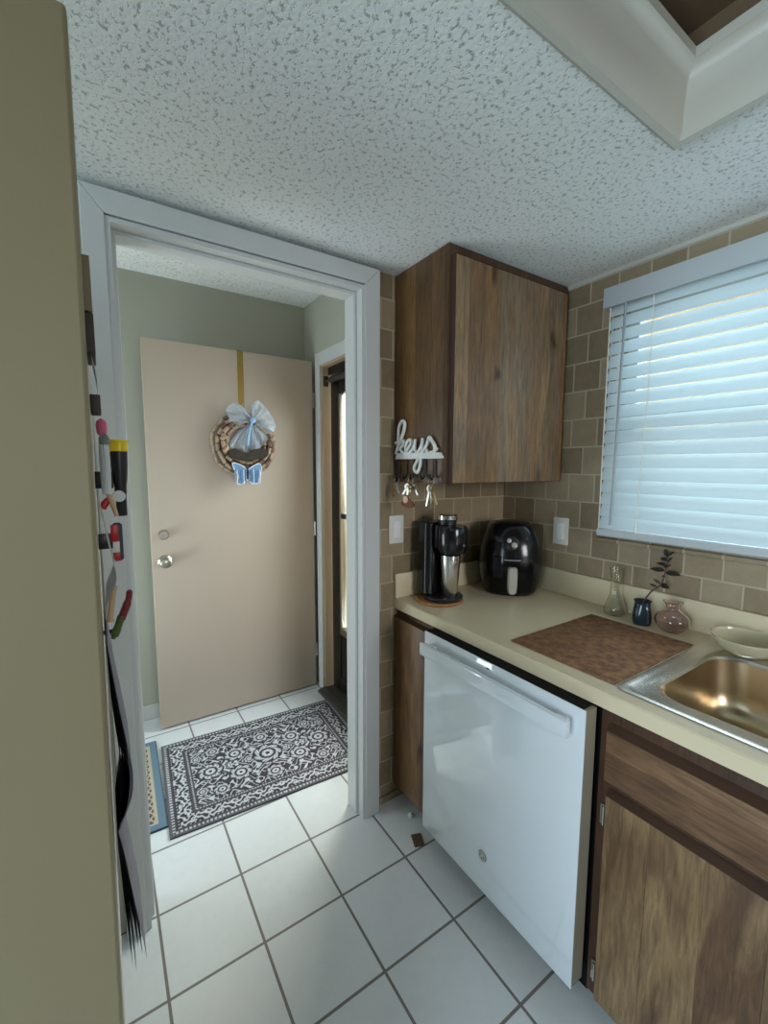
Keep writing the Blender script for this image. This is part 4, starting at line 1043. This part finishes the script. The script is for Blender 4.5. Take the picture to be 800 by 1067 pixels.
# photos and notes near the top
b = BM(); bx(b, -.0062, .0035, .74, .84, 1.655, 1.728, .0008); o = obj('photo_magnet', b, M['brownmag']); tag(o, 'brown photo magnet highest on the refrigerator side', 'magnet')
b = BM(); bx(b, -.0066, .0040, .74, .84, 1.60, 1.652, .0008); o = obj('photo_magnet', b, M['darkmag']); tag(o, 'dark photo magnet directly below the highest brown one on the refrigerator side', 'magnet')
o = obj('paper_note', sheet([(-.001, 1.592), (.003, 1.56), (.003, 1.50), (.007, 1.45), (.002, 1.40)], .72, .82, .001), M['paper']); tag(o, 'white paper note hanging above the flashlight on the refrigerator side', 'paper')
b = BM(); bx(b, -.0075, .007, .87, .92, 1.530, 1.560, .001); o = obj('square_magnet', b, M['darkmag']); tag(o, 'small dark square magnet above the pink magnet', 'magnet')
b = BM(); lathe(b, sm([(.001, 0), (.012, .003), (.016, .014), (.014, .026), (.001, .032)], 3), (.0065, .955, 1.497), 20, sx=.55); o = obj('pink_magnet', b, M['pink']); tag(o, 'small pink magnet just above the yellow headed flashlight', 'magnet')
# clear tube in front of the flashlight
ct = thing('plastic_tube', 'milky clear plastic tube with grey green cap beside the flashlight', 'tube', (.0075, .85, 1.40))
b = BM(); lathe(b, sm([(.001, 0), (.006, .004), (.0075, .03), (.0075, .07), (.007, .082)], 3) + [(0, .082)], (.0075, .85, 1.395), 16); obj('tube_body', b, M['clearplastic'], ct)
b = BM(); lathe(b, [(0, 0), (.0078, 0), (.0078, .010), (.005, .016), (0, .017)], (.0085, .85, 1.4775), 16); obj('cap', b, M['greenish'], ct)
# flashlight
fl = thing('flashlight', 'black flashlight with bright yellow head held upright on the refrigerator side', 'flashlight', (.032, .98, 1.345))
b = BM(); lathe(b, [(0, 0), (.0085, 0), (.0092, .004), (.0092, .040), (.0105, .046), (.0105, .058), (.0125, .072), (.0145, .100), (.0150, .124), (0, .124)], (.0315, .98, 1.346), 28); obj('barrel', b, M['blacksatin'], fl)
b = BM(); lathe(b, [(0, 0), (.0157, 0), (.0160, .003), (.0160, .019), (.0145, .0215), (0, .0215)], (.0325, .98, 1.4705), 28); obj('head', b, M['yellow'], fl)
b = BM(); bx(b, -.012, .020, .970, .990, 1.40, 1.432, .002); obj('clip', b, M['blacksatin'], fl)
b = BM(); cyl(b, (.0275, .945, 1.386), (.0275, .9707, 1.386), .0105, n=28); o = obj('round_magnet', b, M['clearplastic']); tag(o, 'round translucent disc in front of the flashlight barrel', 'magnet')
# wooden clip with a red end
wc = thing('wooden_clip', 'wooden peg clip with red end below the clear tube', 'clip', (.008, .92, 1.36))
b = BM(); tube(b, [(.008, .92, 1.398), (.0125, .92, 1.385), (.021, .92, 1.352)], [.003, .0045, .0035], 8); obj('peg', b, M['lightwood'], wc)
b = BM(); tube(b, [(.012, .922, 1.387), (.005, .922, 1.376), (.000, .922, 1.366)], [.003, .0065, .006], 10); obj('red_end', b, M['red'], wc)
# red and navy gadget
rd = thing('timer_magnet', 'red magnetic gadget in dark navy frame below the flashlight', 'magnet', (.02, 1.0, 1.25))
b = BM(); rbox(b, .013, .031, .992, 1.010, 1.254, 1.330, .006); obj('case', b, M['mark'], rd)
b = BM(); bx(b, -.0122, .0128, .996, 1.006, 1.28, 1.31, .001); obj('magnet_base', b, M['blacksatin'], rd)
b = BM(); bx(b, .0105, .0235, .9875, .9915, 1.295, 1.328, .001); bx(b, .0145, .0250, .9875, .9915, 1.256, 1.272, .001); obj('red_face', b, M['red'], rd)
b = BM(); bx(b, .0130, .0245, .9875, .9915, 1.2725, 1.2945, .001); obj('white_label', b, M['plate'], rd)
# notes
o = obj('paper_note', sheet([(-.005, 1.395), (.0, 1.36), (.004, 1.33), (.010, 1.295), (.0115, 1.275), (.006, 1.258), (-.002, 1.235), (-.0045, 1.19)], .74, .88, .001), M['paper']); tag(o, 'curled white paper note below the wooden clip', 'paper')
b = BM(); tube(b, spline([(.0095, .80, 1.252), (.0065, .80, 1.238), (.002, .80, 1.21), (.0005, .80, 1.194)], 4), [.0025] + [.0042] * 10 + [.0052] * 2, 10); o = obj('wooden_peg', b, M['lightwood']); tag(o, 'pale wooden peg at the top of the hanging magazines', 'peg')
cp = thing('chili_magnet', 'red and green chili pepper magnet beside the pale wooden peg', 'magnet', (.02, .95, 1.15))
b = BM(); tube(b, spline([(.035, .95, 1.204), (.033, .95, 1.188), (.026, .95, 1.168), (.018, .95, 1.148)], 4), [.003] + [.0056] * 5 + [.0072] * 7, 12); obj('red_pepper', b, M['darkred'], cp)
b = BM(); cyl(b, (-.0115, .95, 1.128), (.010, .95, 1.128), .004, n=14); obj('magnet_base', b, M['blacksatin'], cp)
b = BM(); tube(b, spline([(.019, .948, 1.156), (.014, .948, 1.140), (.007, .948, 1.122), (.003, .948, 1.114)], 4), [.0068] * 6 + [.0075] * 4 + [.004] * 3, 12); obj('green_pepper', b, M['chiligreen'], cp)
# hanging magazines: a bulging dark stack and a pale curled cover
hm = thing('hanging_magazines', 'sheaf of curling magazine pages hanging low on the refrigerator side', 'magazine', (0, .75, .95))
for k, (dx, zb, y0_) in enumerate(((-.004, .64, .735), (-.0005, .62, .74), (.003, .655, .745), (.0065, .635, .75))):
    Pz = [(x_ + .0028, z_) for x_, z_ in [(-.010, 1.205), (-.006 + dx * .4, 1.10), (.001 + dx * .6, 1.0), (.0035 + dx, .95), (-.003 + dx * .8, .90), (-.0115, .868), (-.0085 + dx * .4, .82), (-.003 + dx, .74), (.003 + dx * 1.4, zb)]]
    obj('page', sheet(Pz, y0_, .86, .0012), M['darkpaper'], hm)
obj('cover', sheet([(-.007, 1.19), (.0045, 1.07), (.014, .99), (.0175, .955), (.014, .915), (-.003, .872), (-.0065, .862), (-.0005, .82), (.009, .73), (.017, .66), (.021, .615)], .755, .93, .0012), M['greypaper'], hm)

# ------------------------------------------------------------------ camera
Rw = [[0.8360563878463309, -0.054875912114009495, 0.5458922618103421], [-0.5486369364872059, -0.08850155314579815, 0.8313633316990158], [0.002690492047892616, -0.9945632712468987, -0.10409924216902966]]
cam = bpy.data.cameras.new('camera'); co = bpy.data.objects.new('camera', cam); COL.objects.link(co)
mw = Matrix.Identity(4)
for r in range(3):
    mw[r][0] = Rw[r][0]; mw[r][1] = -Rw[r][1]; mw[r][2] = -Rw[r][2]
mw[2][3] = 1.4420248747862945
co.matrix_world = mw
cam.sensor_fit = 'HORIZONTAL'; cam.sensor_width = 36.0; cam.lens = 448.714 * 36.0 / 800.0
cam.clip_start = .02
sc.camera = co

# ------------------------------------------------------------------ light
def area(name, loc, target, sx_, sy_, power, col):
    l = bpy.data.lights.new(name, 'AREA'); l.shape = 'RECTANGLE'; l.size = sx_; l.size_y = sy_; l.energy = power; l.color = col
    o = bpy.data.objects.new(name, l); COL.objects.link(o); o.location = loc
    o.rotation_euler = (Vector(target) - Vector(loc)).to_track_quat('-Z', 'Y').to_euler(); return o
area('window_daylight', (2.45, .4, 2.2), (1.62, .4, 1.6), 1.5, 1.3, 54, (.76, .89, 1.0))
area('porch_daylight', (2.3, 2.0, 1.75), (1.1, 2.1, .9), 1.3, 1.6, 115, (.84, .93, 1.0))
area('living_room_windows', (-2.2, -.15, 1.15), (.9, .6, 1.5), 1.4, 1.4, 75, (.70, .87, 1.0))
area('outside_wall_sun', (2.4, 3.2, 2.9), (3.1, 2.6, 1.2), .8, .8, 120, (1.0, .93, .80))
area('entry_fill', (-1.1, 2.1, .9), (.6, 2.1, 2.0), .9, 1.2, 26, (.78, .91, 1.0))  # added fill from the left, aimed up to brighten the entry ceiling
area('corner_fill', (.75, -2.6, 1.7), (1.3, 1.35, 1.15), 1.0, 1.0, 4.5, (.96, .97, 1.0))  # added fill behind the camera, lifts the counter corner and misses the fridge
bpy.data.lights['corner_fill'].spread = math.radians(52)
wd = bpy.data.worlds.new('world'); sc.world = wd; wd.use_nodes = True
bg = wd.node_tree.nodes['Background']; bg.inputs['Color'].default_value = (.62, .80, 1.0, 1); bg.inputs['Strength'].default_value = .22
sc.view_settings.view_transform = 'Standard'
sc.view_settings.exposure = -0.05
